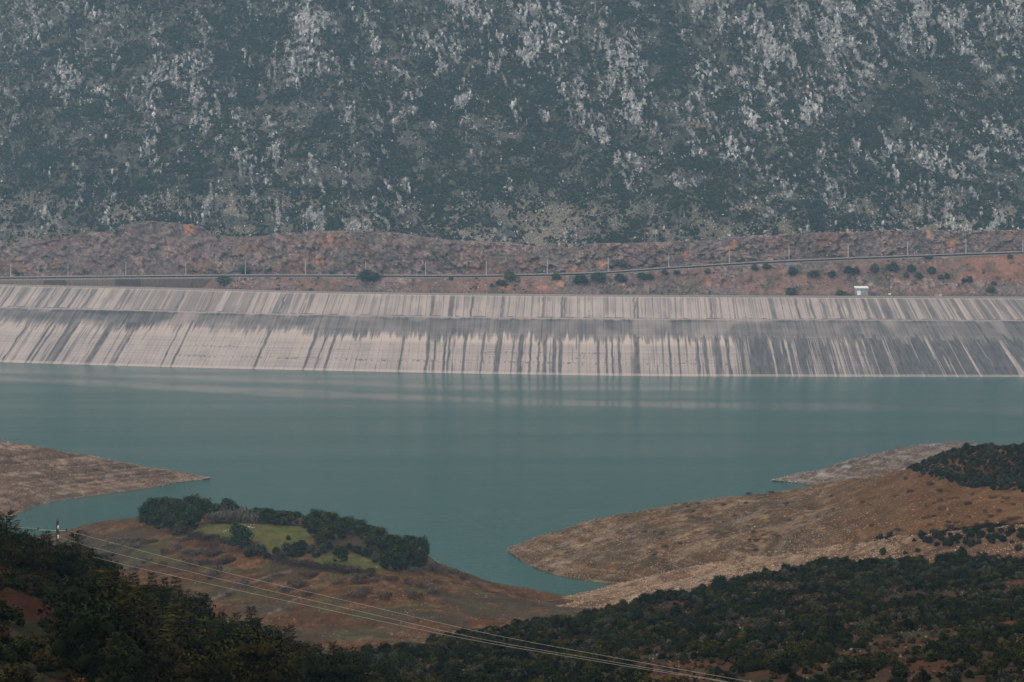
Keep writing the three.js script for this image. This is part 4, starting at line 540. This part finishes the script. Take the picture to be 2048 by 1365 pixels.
// ------------------------------------------------------------------ things along the far road
{
  const lamp = new THREE.Group(); tag(lamp, 'slim pale street lamp on the edge of the far road', 'street lamp', 'street lamps along the far road');
  part(lamp, 'post', limb([0, 0, 0], [0, 8, 0], 0.17, 0.1, 8), M.galvanised); part(lamp, 'arm', limb([0, 7.95, 0], [0, 8.35, -1.1], 0.07, 0.06, 6), M.galvanised); const hd = new THREE.BoxGeometry(0.34, 0.16, 0.8); hd.translate(0, 8.36, -1.4); part(lamp, 'lamp_head', hd, M.galvanised);
  [20.5, 135, 251, 371, 490, 610, 731, 851, 972.5, 1094.6, 1216.6, 1338, 1459, 1578.7, 1697, 1816, 1933, 2047].forEach((s, i) => { const l = i ? lamp.clone() : lamp; l.position.set(...roadPt(s, 0.7, 0.36)); add(l, 'street_lamp'); });
  // pump hut
  const m = (px) => px / 3.56, hut = tag(new THREE.Group(), 'small grey flat roofed hut with a white door behind the crest', 'hut'), hp = ptD(1724, 590.5, dCrest(1724) + 5), w = m(25), h = m(17), dp = 4; hut.position.set(hp[0], hp[1] - 0.1, hp[2]);
  const box = (a, b, c, x, y, z) => { const g = new THREE.BoxGeometry(a, b, c); g.translate(x, y, z); return g; };
  part(hut, 'wall', box(w, h * 0.84, dp, 0, h * 0.42, -dp / 2), M.plaster); const rf = box(w + 0.7, 0.22, dp + 0.7, 0, 0, 0); rf.rotateX(0.2); rf.translate(0, h * 0.84 + 0.36, -dp / 2); part(hut, 'roof', rf, M.cream); part(hut, 'fascia', box(w + 0.7, 0.55, 0.14, 0, h * 0.84 + 0.02, 0.28), M.cream);
  const door = part(hut, 'door', box(2, 2.35, 0.09, -w * 0.22, 1.3, 0.05), M.white); part(door, 'handle', box(0.1, 0.06, 0.08, -w * 0.22 + 0.8, 1.25, 0.13), M.dark); const win = part(hut, 'window', box(1.0, 0.95, 0.06, w * 0.1, 1.75, 0.035), M.cream); part(win, 'pane', box(0.7, 0.66, 0.05, w * 0.1, 1.75, 0.08), M.dark); part(hut, 'step', box(w + 1.2, 0.25, 1.1, 0, 0, 0.6), M.kerb);
  add(hut, 'hut');
  const bp = ptD(1780, 590, dCrest(1780) + 5), cab = tag(new THREE.Group(), 'small white cabinet at the foot of the dark pole beside the hut', 'cabinet'); cab.position.set(...bp); part(cab, 'body', box(1.3, 0.85, 0.7, 0, 0.45, 0), M.white); part(cab, 'lid', box(1.4, 0.08, 0.8, 0, 0.91, 0), M.white); add(cab, 'cabinet');
  const tp = ptD(1779, 590.5, dCrest(1779) + 7), pole = tag(new THREE.Group(), 'dark wooden utility pole with a small grey box right of the hut', 'utility pole'); pole.position.set(...tp); part(pole, 'pole', limb([0, 0, 0], [0, 12.3, 0], 0.17, 0.11, 8), M.timber); part(pole, 'crossarm', box(1.6, 0.13, 0.13, 0, 11.6, 0.15), M.timber); part(pole, 'meter_box', box(1, 1, 0.4, 1.05, 4.6, 0.1), std({ color: tone(0.3, 0.36, 0.34) })); part(pole, 'box_frame', box(0.14, 4.4, 0.14, 1.05, 2.1, 0), M.timber); add(pole, 'utility_pole');
  for (const [px, mt, ww, lb] of [[1873, M.kerb, 1.9, 'pinkish concrete block, the left one of a pair on the crest'], [1881, M.beige, 1.5, 'yellowish concrete block, the right one of a pair on the crest']]) { const p = ptD(px, 594, dCrest(px) + 2), g = tag(new THREE.Group(), lb, 'concrete block'); g.position.set(...p); part(g, 'body', box(ww, 1.5, 1.2, 0, 0.75, 0), mt); part(g, 'cap', box(ww + 0.12, 0.12, 1.32, 0, 1.56, 0), mt); add(g, 'concrete_block'); }
  // bushes near the road: bearing of the foot, width, height in photo pixels, tint, label
  const B = [[448, 568, 29, 21, 'farBright', 'bright green round bush at the end of the retaining wall'], [738, 561, 48, 24, 'far', 'wide dull green bush below the road left of centre'], [1017, 560, 28, 24, 'farBright', 'yellow green bush beside the road above a dark one'], [1003, 571, 24, 13, 'far', 'low dark bush just below the yellow green roadside bush'], [985, 572, 9, 9, 'far'], [902, 557, 11, 8, 'far'], [1112, 559, 22, 15, 'farBright', 'small mid green bush beside the road right of centre'], [1162, 567, 36, 22, 'far'], [1197, 565, 32, 22, 'far'], [1240, 565, 28, 19, 'far'], [1283, 558, 20, 14, 'far'], [1298, 557, 18, 13, 'far'], [1242, 537, 24, 21, 'farGrey', 'grey green bush behind the road against the rock face'], [1330, 549, 14, 12, 'far'], [1352, 545, 16, 8, 'far'], [1508, 541, 17, 15, 'farGrey'], [1533, 537, 20, 13, 'farGrey'], [1585, 551, 20, 19, 'far'], [1630, 554, 25, 15, 'far'], [1665, 552, 20, 13, 'far'], [1694, 546, 24, 16, 'far'], [1712, 545, 17, 14, 'far'], [1750, 545, 20, 21, 'farGrey', 'tall grey green bush on the slope above the hut'], [1785, 543, 28, 20, 'far', 'large round dark bush on the slope above the hut'], [1825, 545, 19, 19, 'far'], [1811, 556, 12, 12, 'far'], [1840, 555, 20, 13, 'far'], [1864, 547, 19, 16, 'far'], [1880, 559, 14, 10, 'far'], [1893, 559, 14, 13, 'far'], [1928, 563, 14, 9, 'far'], [1941, 563, 13, 15, 'far'], [1984, 586, 20, 15, 'farBright', 'green bush at the right end of the crest'], [1990, 569, 14, 9, 'farGrey'], [1583, 588, 26, 16, 'farGrey', 'grey bush behind the crest left of the hut'], [1682, 590, 24, 13, 'farBright', 'light green bush just left of the hut'], [1415, 545, 15, 11, 'farYellow', 'small yellow bush below the climbing road'], [1487, 524, 10, 9, 'farGrey'], [1857, 516, 20, 8, 'farGrey'], [2020, 516, 14, 11, 'farGrey'], [30, 548, 14, 9, 'farGrey'], [620, 578, 9, 6, 'farGrey'], [490, 549, 26, 22, 'farGrey', 'grey leafless bush behind the road above a lamp foot']];
  const R = rng(920), px2m = 1 / 3.56;
  for (const [px, py, w2, h2, t, lb] of B) { const p = lowerSlope.pick(px, py) && (py < roadY(px) - 1 ? ptD(px, py, dRoad(px) + 6) : lowerSlope.pick(px, py)); shrub('roadside_bush', BUSH[Math.floor(R() * 4)], leafMat[t], [p[0], p[1] - 0.3, p[2] + 0.6], w2 * px2m * 1.15, h2 * px2m * 1.12, R() * 6.3, lb ?? (t === 'far' ? 'dark green bush on the red slope between bank and road' : 'dull grey green shrub on the slope beside the far road'), 'bush', lb ? null : t === 'far' ? 'dark bushes below the far road' : 'grey shrubs beside the far road'); }
}
{
  const R = rng(926), tuft = SMALL.map((g) => [g, []]), rocks = ROCK.map((g) => [g, []]);
  for (const [S, n] of [[lowerSlope, 5200], [rockCut, 5200]]) for (let k = 0; k < n; k++) {
    const o = Math.floor(R() * (S.pos.length / 3)) * 3, x = S.pos[o] + R() - 0.5, y = S.pos[o + 1], z = S.pos[o + 2], q = proj(x, y, z); if (q[0] < -40 || q[0] > 2090 || (S === lowerSlope && (q[1] > crestY(q[0]) - 5 || q[0] < 440)) || q[1] > roadY(q[0]) - 2 && S === rockCut) continue;
    if (R() < 0.45 * sst(0.45, 0.62, fbm(x / 9, y / 6, 3, 927))) { const s = 0.5 + 1.1 * R() * R(); tuft[k % 3][1].push([x, y - 0.1, z + 0.2, s * 1.3, s * 0.8, s, R() * 6, 0, jit(R, R() < 0.5 ? [0.1, 0.085, 0.055] : [0.06, 0.068, 0.04], 0.4)]); }
    else if (R() < 0.35) { const s = 0.3 + 0.8 * R() * R(); rocks[k % 4][1].push([x, y, z + 0.2, s * 1.5, s, s, R() * 6, R(), times([0.4, 0.3, 0.26], 0.4 + 0.8 * R())]); }
  }
  scatter('slope_tufts', 'dull tufts and small plants along the rock face and red slope', 'tufts', tuft, M.leaf); scatter('slope_stones', 'loose stones along the rock face and red slope', 'stones', rocks, M.stone);
}
// ------------------------------------------------------------------ stones of the shores
function shoreStones(name, label, S, seed, n, dens, col, big = 1) {
  const R = rng(seed), sets = ROCK.map((g) => [g, []]), P = S.pos;
  for (let k = 0; k < n; k++) { const o = Math.floor(R() * (P.length / 3)) * 3, x = P[o] + (R() - 0.5), y = P[o + 1], z = P[o + 2] + (R() - 0.5), q = proj(x, y, z); if (y < 0.05 || q[0] < -30 || q[0] > 2080 || R() > dens(x, y, z, q[0], q[1])) continue; const s = big * (0.12 + 0.42 * R() * R() * R() * R()); sets[Math.floor(R() * 4)][1].push([x, y + 0.05 * s, z, s * 1.5, s * 0.9, s * 1.1, R() * 6.3, R() * 0.6, times(col, 0.25 + 1.15 * R())]); }
  scatter(name, label, 'stones', sets, M.stone);
}
shoreStones('spit_stones', 'pale stones strewn over the left spit', spitL, 931, 30000, (x, y, z) => 0.25 + 0.75 * stony(x, z, 521), [0.27, 0.19, 0.135], 1.3);
shoreStones('peninsula_stones', 'pale stones scattered on the brown peninsula slope', peninsula, 932, 34000, (x, y, z, px, py) => py > 1120 ? 0.03 + 0.35 * sst(0.56, 0.7, fbm(x / 6, z / 9, 3, 5)) : y < 1.5 ? 0.4 : 0.01, [0.29, 0.2, 0.14], 1);
shoreStones('headland_stones', 'pale stones strewn over the long headland', spitR, 933, 80000, (x, y, z, px, py) => (0.12 + 0.6 * sst(0.52, 0.68, fbm(x / 7, z / 10, 3, 6))) * sst(2050, 1500, px) + 0.04, [0.27, 0.19, 0.13], 1.15);
shoreStones('far_headland_stones', 'grey stones on the far headland', spitFar, 934, 7000, () => 0.5, [0.36, 0.31, 0.28], 1.3);
shoreStones('bank_stones', 'pink stones covering the shore strip above the scrub', isthmus, 935, 55000, (x, y, z, px, py) => (0.2 + 0.8 * sst(0.45, 0.62, fbm(x / 4, z / 6, 3, 7))) * (px > 1800 ? 0.25 : 1), [0.36, 0.25, 0.17], 1.2);
// ------------------------------------------------------------------ peninsula: trees round the meadow
{
  const R = rng(940), G = 'evergreen trees on the peninsula', put = (px, py, w, h, t, lb, kind) => {
    const p = peninsula.pick(px, py); if (!p) return; const k = -p[2] / F; const W = w * k * 1.12, H = h * k * 1.1 * (0.85 + 0.3 * R());
    if (kind === 'twig') shrub('leafless_thicket', TWIG[Math.floor(R() * 3)], leafMat[t], [p[0], p[1], p[2]], W, H, R() * 6.3, lb, 'thicket', 'leafless thickets on the peninsula');
    else if (kind === 'bush') shrub('meadow_bush', BUSH[Math.floor(R() * 4)], leafMat[t], [p[0], p[1] - 0.2, p[2]], W, H, R() * 6.3, lb, 'bush', lb.startsWith('grey') ? 'grey green bushes below the meadow' : null);
    else tree('evergreen_oak', BROAD[Math.floor(R() * 3)], leafMat[t], [p[0], p[1] - 0.15 * H, p[2]], W, H * 1.15, R() * 6.3, lb, 'tree', G);
  };
  const clump = (list, lb) => list.forEach(([px, py, w, h]) => put(px + 4 * (R() - 0.5), py, w, h, R() < 0.3 ? 'oakWarm' : 'oak', lb));
  clump([[430, 1034, 34, 30], [455, 1030, 36, 28], [468, 1030, 26, 24], [405, 1036, 38, 36], [380, 1038, 42, 40], [352, 1040, 44, 44], [325, 1044, 44, 46], [300, 1046, 40, 46], [292, 1050, 34, 40], [318, 1056, 42, 42], [345, 1060, 44, 44], [372, 1058, 42, 42], [395, 1052, 36, 36], [362, 1064, 26, 26], [418, 1046, 30, 28]], 'dark evergreen tree in the clump at the left end of the peninsula');
  clump([[518, 1042, 30, 24], [535, 1046, 36, 30], [558, 1050, 38, 32], [580, 1053, 38, 32], [602, 1055, 36, 30], [618, 1056, 30, 24], [548, 1040, 28, 22], [590, 1044, 30, 22]], 'dark evergreen tree in the row behind the green meadow');
  clump([[640, 1062, 40, 34], [662, 1060, 44, 30], [690, 1064, 44, 30], [715, 1070, 40, 30], [630, 1074, 36, 34], [652, 1082, 38, 34], [678, 1078, 40, 30], [704, 1084, 40, 30], [735, 1080, 40, 32], [760, 1090, 40, 32], [785, 1098, 38, 30], [745, 1100, 36, 30], [640, 1092, 30, 26]], 'dark evergreen tree in the wood right of the green meadow');
  clump([[775, 1112, 40, 36], [800, 1108, 44, 36], [825, 1112, 42, 38], [842, 1122, 38, 44], [790, 1128, 42, 42], [815, 1136, 46, 50], [838, 1136, 38, 42], [775, 1140, 34, 34], [800, 1142, 34, 32]], 'dark evergreen tree in the big clump at the right end of the peninsula');
  put(484, 1098, 50, 40, 'oak', 'lone round dark tree at the front of the green meadow'); put(681, 1124, 32, 36, 'oak', 'lone dark tree on the right part of the meadow'); put(576, 1080, 13, 11, 'maquis', 'tiny dark bush alone on the meadow', 'bush');
  for (const [px, py, w, h] of [[510, 1104, 26, 20], [525, 1110, 26, 22], [498, 1112, 24, 18], [552, 1108, 20, 18], [572, 1102, 26, 22], [590, 1108, 28, 22], [606, 1106, 28, 24], [624, 1108, 26, 22], [642, 1106, 26, 22], [660, 1104, 24, 20], [700, 1100, 22, 18], [715, 1108, 24, 20], [735, 1116, 28, 22], [752, 1124, 24, 20], [600, 1112, 22, 16], [632, 1114, 22, 16], [583, 1114, 22, 16], [535, 1116, 20, 14]]) put(px, py, w, h, R() < 0.5 ? 'maquisGrey' : 'maquis', 'grey green bush in the ragged row below the meadow', 'bush');
  for (const [px, py] of [[425, 1044], [440, 1046], [455, 1046], [470, 1046], [485, 1045], [500, 1046], [512, 1048], [448, 1040], [468, 1040], [490, 1038]]) put(px, py, 26 + 8 * R(), 22 + 6 * R(), 'bareGrey', 'pale leafless thicket between the two tree clumps behind the meadow', 'twig');
  for (const [px, py] of [[385, 1078], [400, 1080], [415, 1082], [430, 1083], [445, 1086], [460, 1090], [395, 1074], [355, 1072]]) put(px, py, 22 + 8 * R(), 12 + 5 * R(), 'bareDark', 'brown bramble thicket along the front edge of the meadow', 'twig');
  for (const [px, py] of [[555, 1122], [570, 1127], [585, 1130], [600, 1132], [615, 1134], [630, 1137], [645, 1139], [660, 1142], [675, 1144], [690, 1146], [560, 1118], [740, 1148], [710, 1146]]) put(px, py, 24 + 8 * R(), 12 + 6 * R(), 'bareDark', 'brown bramble hedge below the right part of the meadow', 'twig');
  for (let k = 0; k < 90; k++) { const a = R(), px = a < 0.55 ? 160 + 300 * R() : a < 0.8 ? 700 + 230 * R() : 440 + 300 * R(), py = a < 0.55 ? 1062 + 75 * R() + 0.08 * (px - 160) : a < 0.8 ? 1140 + 60 * R() : 1150 + 50 * R(); if (GREEN.some((g) => inPoly(px, py, g))) continue; put(px, py, 16 + 18 * R(), 8 + 11 * R(), R() < 0.6 ? 'bare' : 'bareGrey', `low reddish leafless thicket ${px < 300 ? 'at the left end' : px < 470 ? 'below the left tree clump' : px < 640 ? 'below the meadow' : px < 800 ? 'below the wood' : 'at the right end'} of the brown peninsula slope`, 'twig'); }
  // pale stones on the meadow
  [[451, 1062, 0.5], [448, 1064, 0.35], [455, 1060, 0.3], [490, 1050.5, 0.35], [494, 1052, 0.3], [489, 1052.5, 0.3], [499, 1055.5, 0.55], [503, 1055.5, 0.4], [506, 1055.5, 0.45], [500, 1049.5, 0.35], [506, 1050, 0.35], [492, 1058, 0.45], [484, 1058, 0.4], [768, 1137, 0.4], [752, 1136, 0.35]].forEach(([px, py, s], i) => { const p = peninsula.pick(px, py); const m = new THREE.Mesh(ROCK[i % 4], std({ vertexColors: true, color: tone(0.4, 0.37, 0.29) })); m.position.set(p[0] + 0.2 * (R() - 0.5), p[1] + 0.15 * s, p[2]); m.scale.set(s * 1.1, s * 0.7, s * 0.7); m.rotation.y = R() * 6; tag(m, 'small whitish stone lying on the green meadow', 'stone', 'whitish stones on the meadow'); add(m, 'meadow_stone'); });
}
// ------------------------------------------------------------------ headland scrub at right
{
  const R = rng(950), sets = BUSH.map((g) => [g, []]), dry = TWIG.map((g) => [g, []]); let own = 0;
  for (let k = 0; k < 34000; k++) {
    const o = Math.floor(R() * (spitR.pos.length / 3)) * 3, x = spitR.pos[o] + R() - 0.5, y = spitR.pos[o + 1], z = spitR.pos[o + 2], [px, py] = proj(x, y, z), edge = curve([[1800, 935], [1840, 948], [1900, 965], [1960, 975], [2048, 985], [2420, 1000]], 1)(px) + 16 * (fbm(x / 5, z / 5, 2, 951) - 0.5);
    if (px < 1810 || px > 2110) continue;
    if (py < edge && px > 1815 && R() < 0.5) { const s = 0.8 + 1.5 * R() * R(), c = jit(R, R() < 0.35 ? TINTS.maquisGrey : TINTS.maquis); if (own < 120 && R() < 0.08) { own++; shrub('headland_bush', BUSH[k % 4], leafMat[R() < 0.3 ? 'maquisGrey' : 'maquis'], [x, y - 0.2, z], s, s * 0.85, R() * 6, 'dark bush in the scrub on top of the right headland', 'bush', 'bushes on the right headland'); } else sets[k % 4][1].push([x, y - 0.2, z, s, s * 0.85, s, R() * 6, 0, c]); }
    else if (py > edge && R() < 0.007) dry[k % 3][1].push([x, y, z, 1 + R(), 0.6 + 0.5 * R(), 1 + R(), R() * 6, 0, jit(R, TINTS.bare)]);
  }
  for (let k = 0; k < 420; k++) { const px = 1250 + R() * 850, py = 985 + R() * 130, p = spitR.pick(px, py, 2); if (!p || R() > 0.14 + 0.4 * sst(0.55, 0.65, fbm(p[0] / 9, p[2] / 9, 2, 955))) continue; const s = 0.5 + 0.8 * R(); dry[k % 3][1].push([p[0], p[1], p[2], s * 1.4, s * 0.7, s * 1.4, R() * 6, 0, jit(R, R() < 0.5 ? TINTS.bare : [0.06, 0.055, 0.03])]); }
  for (let k = 0; k < 700; k++) { const px = 1740 + R() * 360, py = 1062 + R() * 66, p = isthmus.pick(px, py, 2); if (!p) continue; const band = strokeDist(px, py, [[1840, 1084], [1930, 1080], [2060, 1070]]) < 12; if (R() < (band ? 0.6 : 0.03)) { const s = 0.8 + 1.1 * R(); sets[k % 4][1].push([p[0], p[1] - 0.1, p[2], s, s * 0.8, s, R() * 6, 0, jit(R, band ? TINTS.maquis : TINTS.maquisWarm)]); } }
  scatter('headland_scrub', 'dark scrub filling the top of the right headland', 'scrub', sets, M.leaf); scatter('headland_thickets', 'dry brown tufts and thickets on the right headland', 'thickets', dry, M.leaf);
}
// ------------------------------------------------------------------ the near scrub hillside
{
  const R = rng(960), all = [], stones = ROCK.map((g) => [g, []]), tuft = SMALL.map((g) => [g, []]);
  for (let k = 0; k < 42000; k++) {
    const d = 140 + 275 * Math.sqrt(R()), px = 660 + 1480 * R(), x = (px - 1024) / F * d, p = hillR.xd(x, d); if (!p || p[3] < 5) continue; const q = proj(p[0], p[1], p[2]); if (q[1] > 1420) continue;
    if (R() > (px * 0 + 0.38 + 0.62 * (d / 415))) continue;
    const clear = fbm(x / 7, d / 9, 4, 961), thick = sst(1100, 850, q[0]) * 0.14, s0 = R();
    if (inPoly(q[0], q[1], [[1845, 1128], [1880, 1122], [1875, 1140], [1855, 1140]])) continue;
    if (clear + thick > 0.485 + 0.09 * (R() - 0.5) && R() < 0.5) { const s = 0.5 + 1.15 * s0 * s0 * s0 + 0.35 * sst(0.5, 0.65, clear); all.push([p[0], p[1] - 0.1, p[2], s, s * (0.7 + 0.35 * R()), d, q[0], fbm(x / 11, d / 11, 2, 964)]); }
    else if (R() < 0.3) { const s = 0.3 + 0.4 * R(); tuft[k % 3][1].push([p[0], p[1] - 0.05, p[2], s, s * 0.8, s, R() * 6, 0, jit(R, R() < 0.4 ? [0.09, 0.055, 0.03] : [0.06, 0.052, 0.028], 0.4)]); }
    if (clear < 0.5 && R() < 0.2) { const s = 0.1 + 0.3 * R() * R() * R(); stones[k % 4][1].push([p[0] + R() - 0.5, p[1] + 0.08, p[2], s * 1.5, s, s * 1.2, R() * 6, R(), times([0.26, 0.2, 0.155], 0.35 + 0.8 * R())]); }
  }
  all.sort((a, b) => b[3] / b[5] - a[3] / a[5]); const sets = BUSH.map((g) => [g, []]); let own = 0;
  all.forEach((a, k) => {
    const v = R(), t = a[7] > 0.6 ? (v < 0.5 ? 'maquisWarm' : 'maquis') : v < 0.18 ? 'maquisGrey' : v < 0.28 ? 'maquisWarm' : v < 0.55 ? 'maquisDark' : 'maquis', q = proj(a[0], a[1], a[2]);
    if (own < 290 && q[0] > -20 && q[0] < 2070 && q[1] < 1385) { own++; shrub('maquis_bush', BUSH[k % 4], leafMat[t], [a[0], a[1], a[2]], a[3], a[4], R() * 6.3, `${a[3] > 1.5 ? 'wide' : a[3] > 1.05 ? 'middle sized' : 'small'} ${t === 'maquisGrey' ? 'grey green' : t === 'maquisWarm' ? 'olive green' : t === 'maquisDark' ? 'blackish green' : 'dark green'} bush ${q[0] < 1250 && q[1] > 1240 + 0.22 * (q[0] - 700) ? 'below the wires' : q[0] < 1250 ? 'above the wires' : q[0] > 1850 ? 'near the right edge' : q[1] > 1320 ? 'along the bottom edge' : q[1] < 1200 ? 'high' : 'midway'} on the near scrub hillside`, 'bush', { maquisGrey: 'grey green bushes of the near hillside', maquisWarm: 'olive bushes of the near hillside', maquisDark: 'blackish bushes of the near hillside', maquis: 'dark bushes of the near hillside' }[t]); }
    else sets[k % 4][1].push([a[0], a[1], a[2], a[3], a[4], a[3], R() * 6.3, 0, jit(R, TINTS[t], 0.55)]);
  });
  scatter('maquis_scrub', 'dense dark scrub covering the near right hillside', 'scrub', sets, M.leaf); scatter('hillside_stones', 'pale stones lying between the bushes of the near hillside', 'stones', stones, M.stone); scatter('hillside_tufts', 'small dry plants between the bushes of the near hillside', 'undergrowth', tuft, M.leaf);
  // the taller row on the skyline and a small bright meadow
  for (const [px, py, w, h] of [[1295, 1206, 40, 26], [1320, 1204, 44, 28], [1345, 1200, 40, 28], [1365, 1196, 34, 24], [1440, 1180, 44, 34], [1572, 1148, 30, 28], [1650, 1140, 46, 26], [1690, 1138, 40, 26], [1900, 1128, 44, 30], [1925, 1128, 26, 38]]) { const p = hillR.pick(px, py), k = -p[2] / F; shrub('tall_maquis_bush', BUSH[Math.floor(R() * 4)], leafMat.maquis, [p[0], p[1] - 0.2, p[2]], w * k * 1.1, h * k * 1.1, R() * 6, 'taller dark bush on the upper edge of the near hillside', 'bush', 'taller bushes on the edge of the near hillside'); }
}
// ------------------------------------------------------------------ the near wooded hillside
{
  const R = rng(970), top = [[8, 1028, 196], [40, 1050, 198], [62, 1070, 199], [88, 1066, 200], [146, 1066, 207], [176, 1090, 204], [195, 1104, 206], [215, 1126, 206], [236, 1148, 207], [262, 1148, 209], [300, 1148, 211], [325, 1158, 213], [348, 1156, 215], [385, 1180, 215], [405, 1192, 215], [440, 1226, 214], [470, 1228, 213], [500, 1216, 213], [535, 1244, 212], [575, 1256, 210], [600, 1276, 209], [628, 1284, 207], [664, 1286, 206], [696, 1288, 205], [728, 1316, 204], [760, 1330, 200]];
  const trees = top.map(([px, py, d]) => [px, d, py]);
  for (let k = 0; k < 900 && trees.length < 265; k++) { const d = 96 + 112 * Math.sqrt(R()), px = -60 + 900 * R(), x = (px - 1024) / F * d, p = hillL.xd(x, d); if (!p) continue; const q = proj(p[0], p[1], p[2]); if (q[1] > 1470 || strokeDist(q[0], q[1], [[-60, 1190], [30, 1210], [90, 1240], [150, 1270]]) < 34 || strokeDist(q[0], q[1], [[230, 1345], [300, 1352], [380, 1362]]) < 16) continue; if (trees.some((t) => Math.hypot((t[0] - px) * d / F, (t[1] - d) * 0.7) < 1.5)) continue; trees.push([px, d, null]); }
  for (const [px, d, py] of trees) {
    const x = (px - 1024) / F * d, g = hillL.xd(x, d); if (!g) continue; let h = 2.5 + 2 * R(); if (py) h = clamp(ptD(px, py, d)[1] - g[1], 2.4, 7.5); else { const lim = ptD(px, curve(top.map((t) => [t[0], t[1]]), 1)(px) + 22, d)[1] - g[1]; h = Math.min(h, Math.max(1.6, lim)); }
    const fq = proj(x, g[1], -d); if (fq[0] < 165 && fq[1] > 1188 && fq[1] - h * F / d < 1262) continue;
    const pointed = px > 285 && px < 365 && py, sh = pointed ? CONE[0] : CONE[1 + Math.floor(R() * 3)], w = h * (pointed ? 0.52 : 0.62 + 0.22 * R()), warm = R() < 0.35;
    const where = px < 170 && d > 150 ? 'below the utility pole' : px < 200 ? 'beside the bare red soil' : px > 560 ? 'at the right end' : d < 135 ? 'along the bottom edge' : d > 180 ? 'just under the skyline' : 'in the middle', size = h > 4.2 ? 'tall' : h > 3.1 ? 'middle sized' : 'small', round = !pointed && R() < (py ? 0.45 : 0.72), hue = warm ? 'olive tinged' : 'dark green';
    if (round) tree('evergreen_tree', FINE[Math.floor(R() * 3)], leafMat[warm ? 'pineWarm' : 'pine'], [x, g[1] - 0.12 * h, -d], h * (0.85 + 0.3 * R()), h * 1.1, R() * 6.3, py ? `round dark tree ${px < 250 ? 'beside the pole' : px < 480 ? 'below the pointed conifers' : 'at the right end'} on the skyline of the left hillside` : `${size} ${hue} round tree ${where} of the near left hillside`, 'tree', py ? 'trees of the left skyline' : 'round trees of the left hillside');
    else tree('conifer', sh, leafMat[warm ? 'pineWarm' : 'pine'], [x, g[1], -d], w, h, R() * 6.3, pointed ? 'pointed dark conifer standing out on the left hillside skyline' : py ? `dark conifer ${px < 250 ? 'beside the pole' : px < 480 ? 'in the middle' : 'at the right end'} of the left hillside skyline` : `${size} ${hue} conifer ${where} of the near left hillside`, 'tree', pointed ? 'pointed conifers of the left skyline' : py ? 'trees of the left skyline' : 'conifers of the left hillside');
  }
  const und = BUSH.map((g) => [g, []]);
  for (let k = 0; k < 2600; k++) { const d = 92 + 118 * Math.sqrt(R()), px = -80 + 960 * R(), x = (px - 1024) / F * d, p = hillL.xd(x, d); if (!p) continue; const q = proj(p[0], p[1], p[2]); if (strokeDist(q[0], q[1], [[-60, 1185], [30, 1205], [90, 1235], [150, 1262]]) < 26 && R() < 0.8) continue; const s = 0.6 + 0.9 * R(); if (q[0] < 160 && q[1] > 1210 && q[1] - s * F / d < 1250 && R() < 0.75) continue; const v = R(); und[k % 4][1].push([p[0], p[1] - 0.1, p[2], s, s * 0.9, s, R() * 6, 0, jit(R, v < 0.35 ? [0.05, 0.045, 0.014] : v < 0.5 ? [0.06, 0.035, 0.014] : TINTS.maquis)]); }
  scatter('undergrowth', 'dark undergrowth between the conifers of the left hillside', 'undergrowth', und, M.leaf);
  // the power line
  const D = 204, at = (px, py, d = D) => new THREE.Vector3(...ptD(px, py, d)), k = D / F, pg = hillL.xd((114 - 1024) / F * D, D), tp = at(114, 1043), pole = tag(new THREE.Group(), 'dark utility pole rising from the conifers at left', 'utility pole'); pole.position.set(tp.x, pg[1] - 0.3, tp.z); const H = tp.y - pole.position.y, loc = (px, py) => { const v = at(px, py); return [v.x - pole.position.x, v.y - pole.position.y, 0]; };
  part(pole, 'pole', limb([0, 0, 0], [0, H, 0], 0.14, 0.09, 10), M.timber); part(pole, 'crossarm', limb(loc(73, 1060.5), loc(134, 1062.5), 0.025, 0.025, 6), M.wire);
  for (const [px, py] of [[75, 1058.5], [132, 1060.5]]) { const [x, y] = loc(px, py), l = new THREE.LatheGeometry([[0.001, -0.11], [0.07, -0.1], [0.04, -0.04], [0.1, 0], [0.05, 0.05], [0.08, 0.08], [0.001, 0.13]].map((a) => new THREE.Vector2(...a)), 12); l.translate(x, y, 0); part(pole, 'insulator', l, M.dark); }
  for (const py of [1055, 1074, 1095]) { const [x, y] = loc(116.3, py), l = new THREE.LatheGeometry([[0.001, -0.16], [0.06, -0.14], [0.035, -0.08], [0.075, -0.03], [0.04, 0.03], [0.075, 0.08], [0.001, 0.16]].map((a) => new THREE.Vector2(...a)), 12); l.translate(x, y, 0.12); part(pole, 'insulator', l, M.ceramic); }
  const cap = new THREE.ConeGeometry(0.11, 0.18, 10); cap.translate(0, H + 0.09, 0); part(pole, 'cap', cap, M.dark); add(pole, 'utility_pole');
  const W = [[[[132, 1061, D], [152, 1067, 203], [420, 1138, 199], [700, 1204, 195], [980, 1269, 190], [1240, 1318, 184], [1494, 1363, 178], [1760, 1408, 170]], 'uppermost of the three pale wires sloping down to the right'], [[[116.5, 1074, D], [162, 1089, 203], [420, 1154, 199], [700, 1219, 195], [968, 1280, 190], [1240, 1327, 184], [1447, 1363, 179], [1760, 1418, 170]], 'middle one of the three pale wires sloping down to the right'], [[[116.5, 1095, D], [199, 1118, 203], [420, 1169, 199], [700, 1230, 195], [939, 1280, 190], [1100, 1308, 187], [1300, 1341, 183], [1444, 1364, 179], [1760, 1420, 170]], 'lowest of the three pale wires sloping down to the right'], [[[75, 1058, D], [40, 1056, 205], [0, 1053, 206], [-200, 1042, 212]], 'short pale wire running left from the utility pole']];
  for (const [pts, lb] of W) tag(add(new THREE.Mesh(new THREE.TubeGeometry(new THREE.CatmullRomCurve3(pts.map((p) => at(...p))), 90, 0.0085, 6), M.wire), 'power_line'), lb, 'power line');
}
renderer.render(scene, camera);
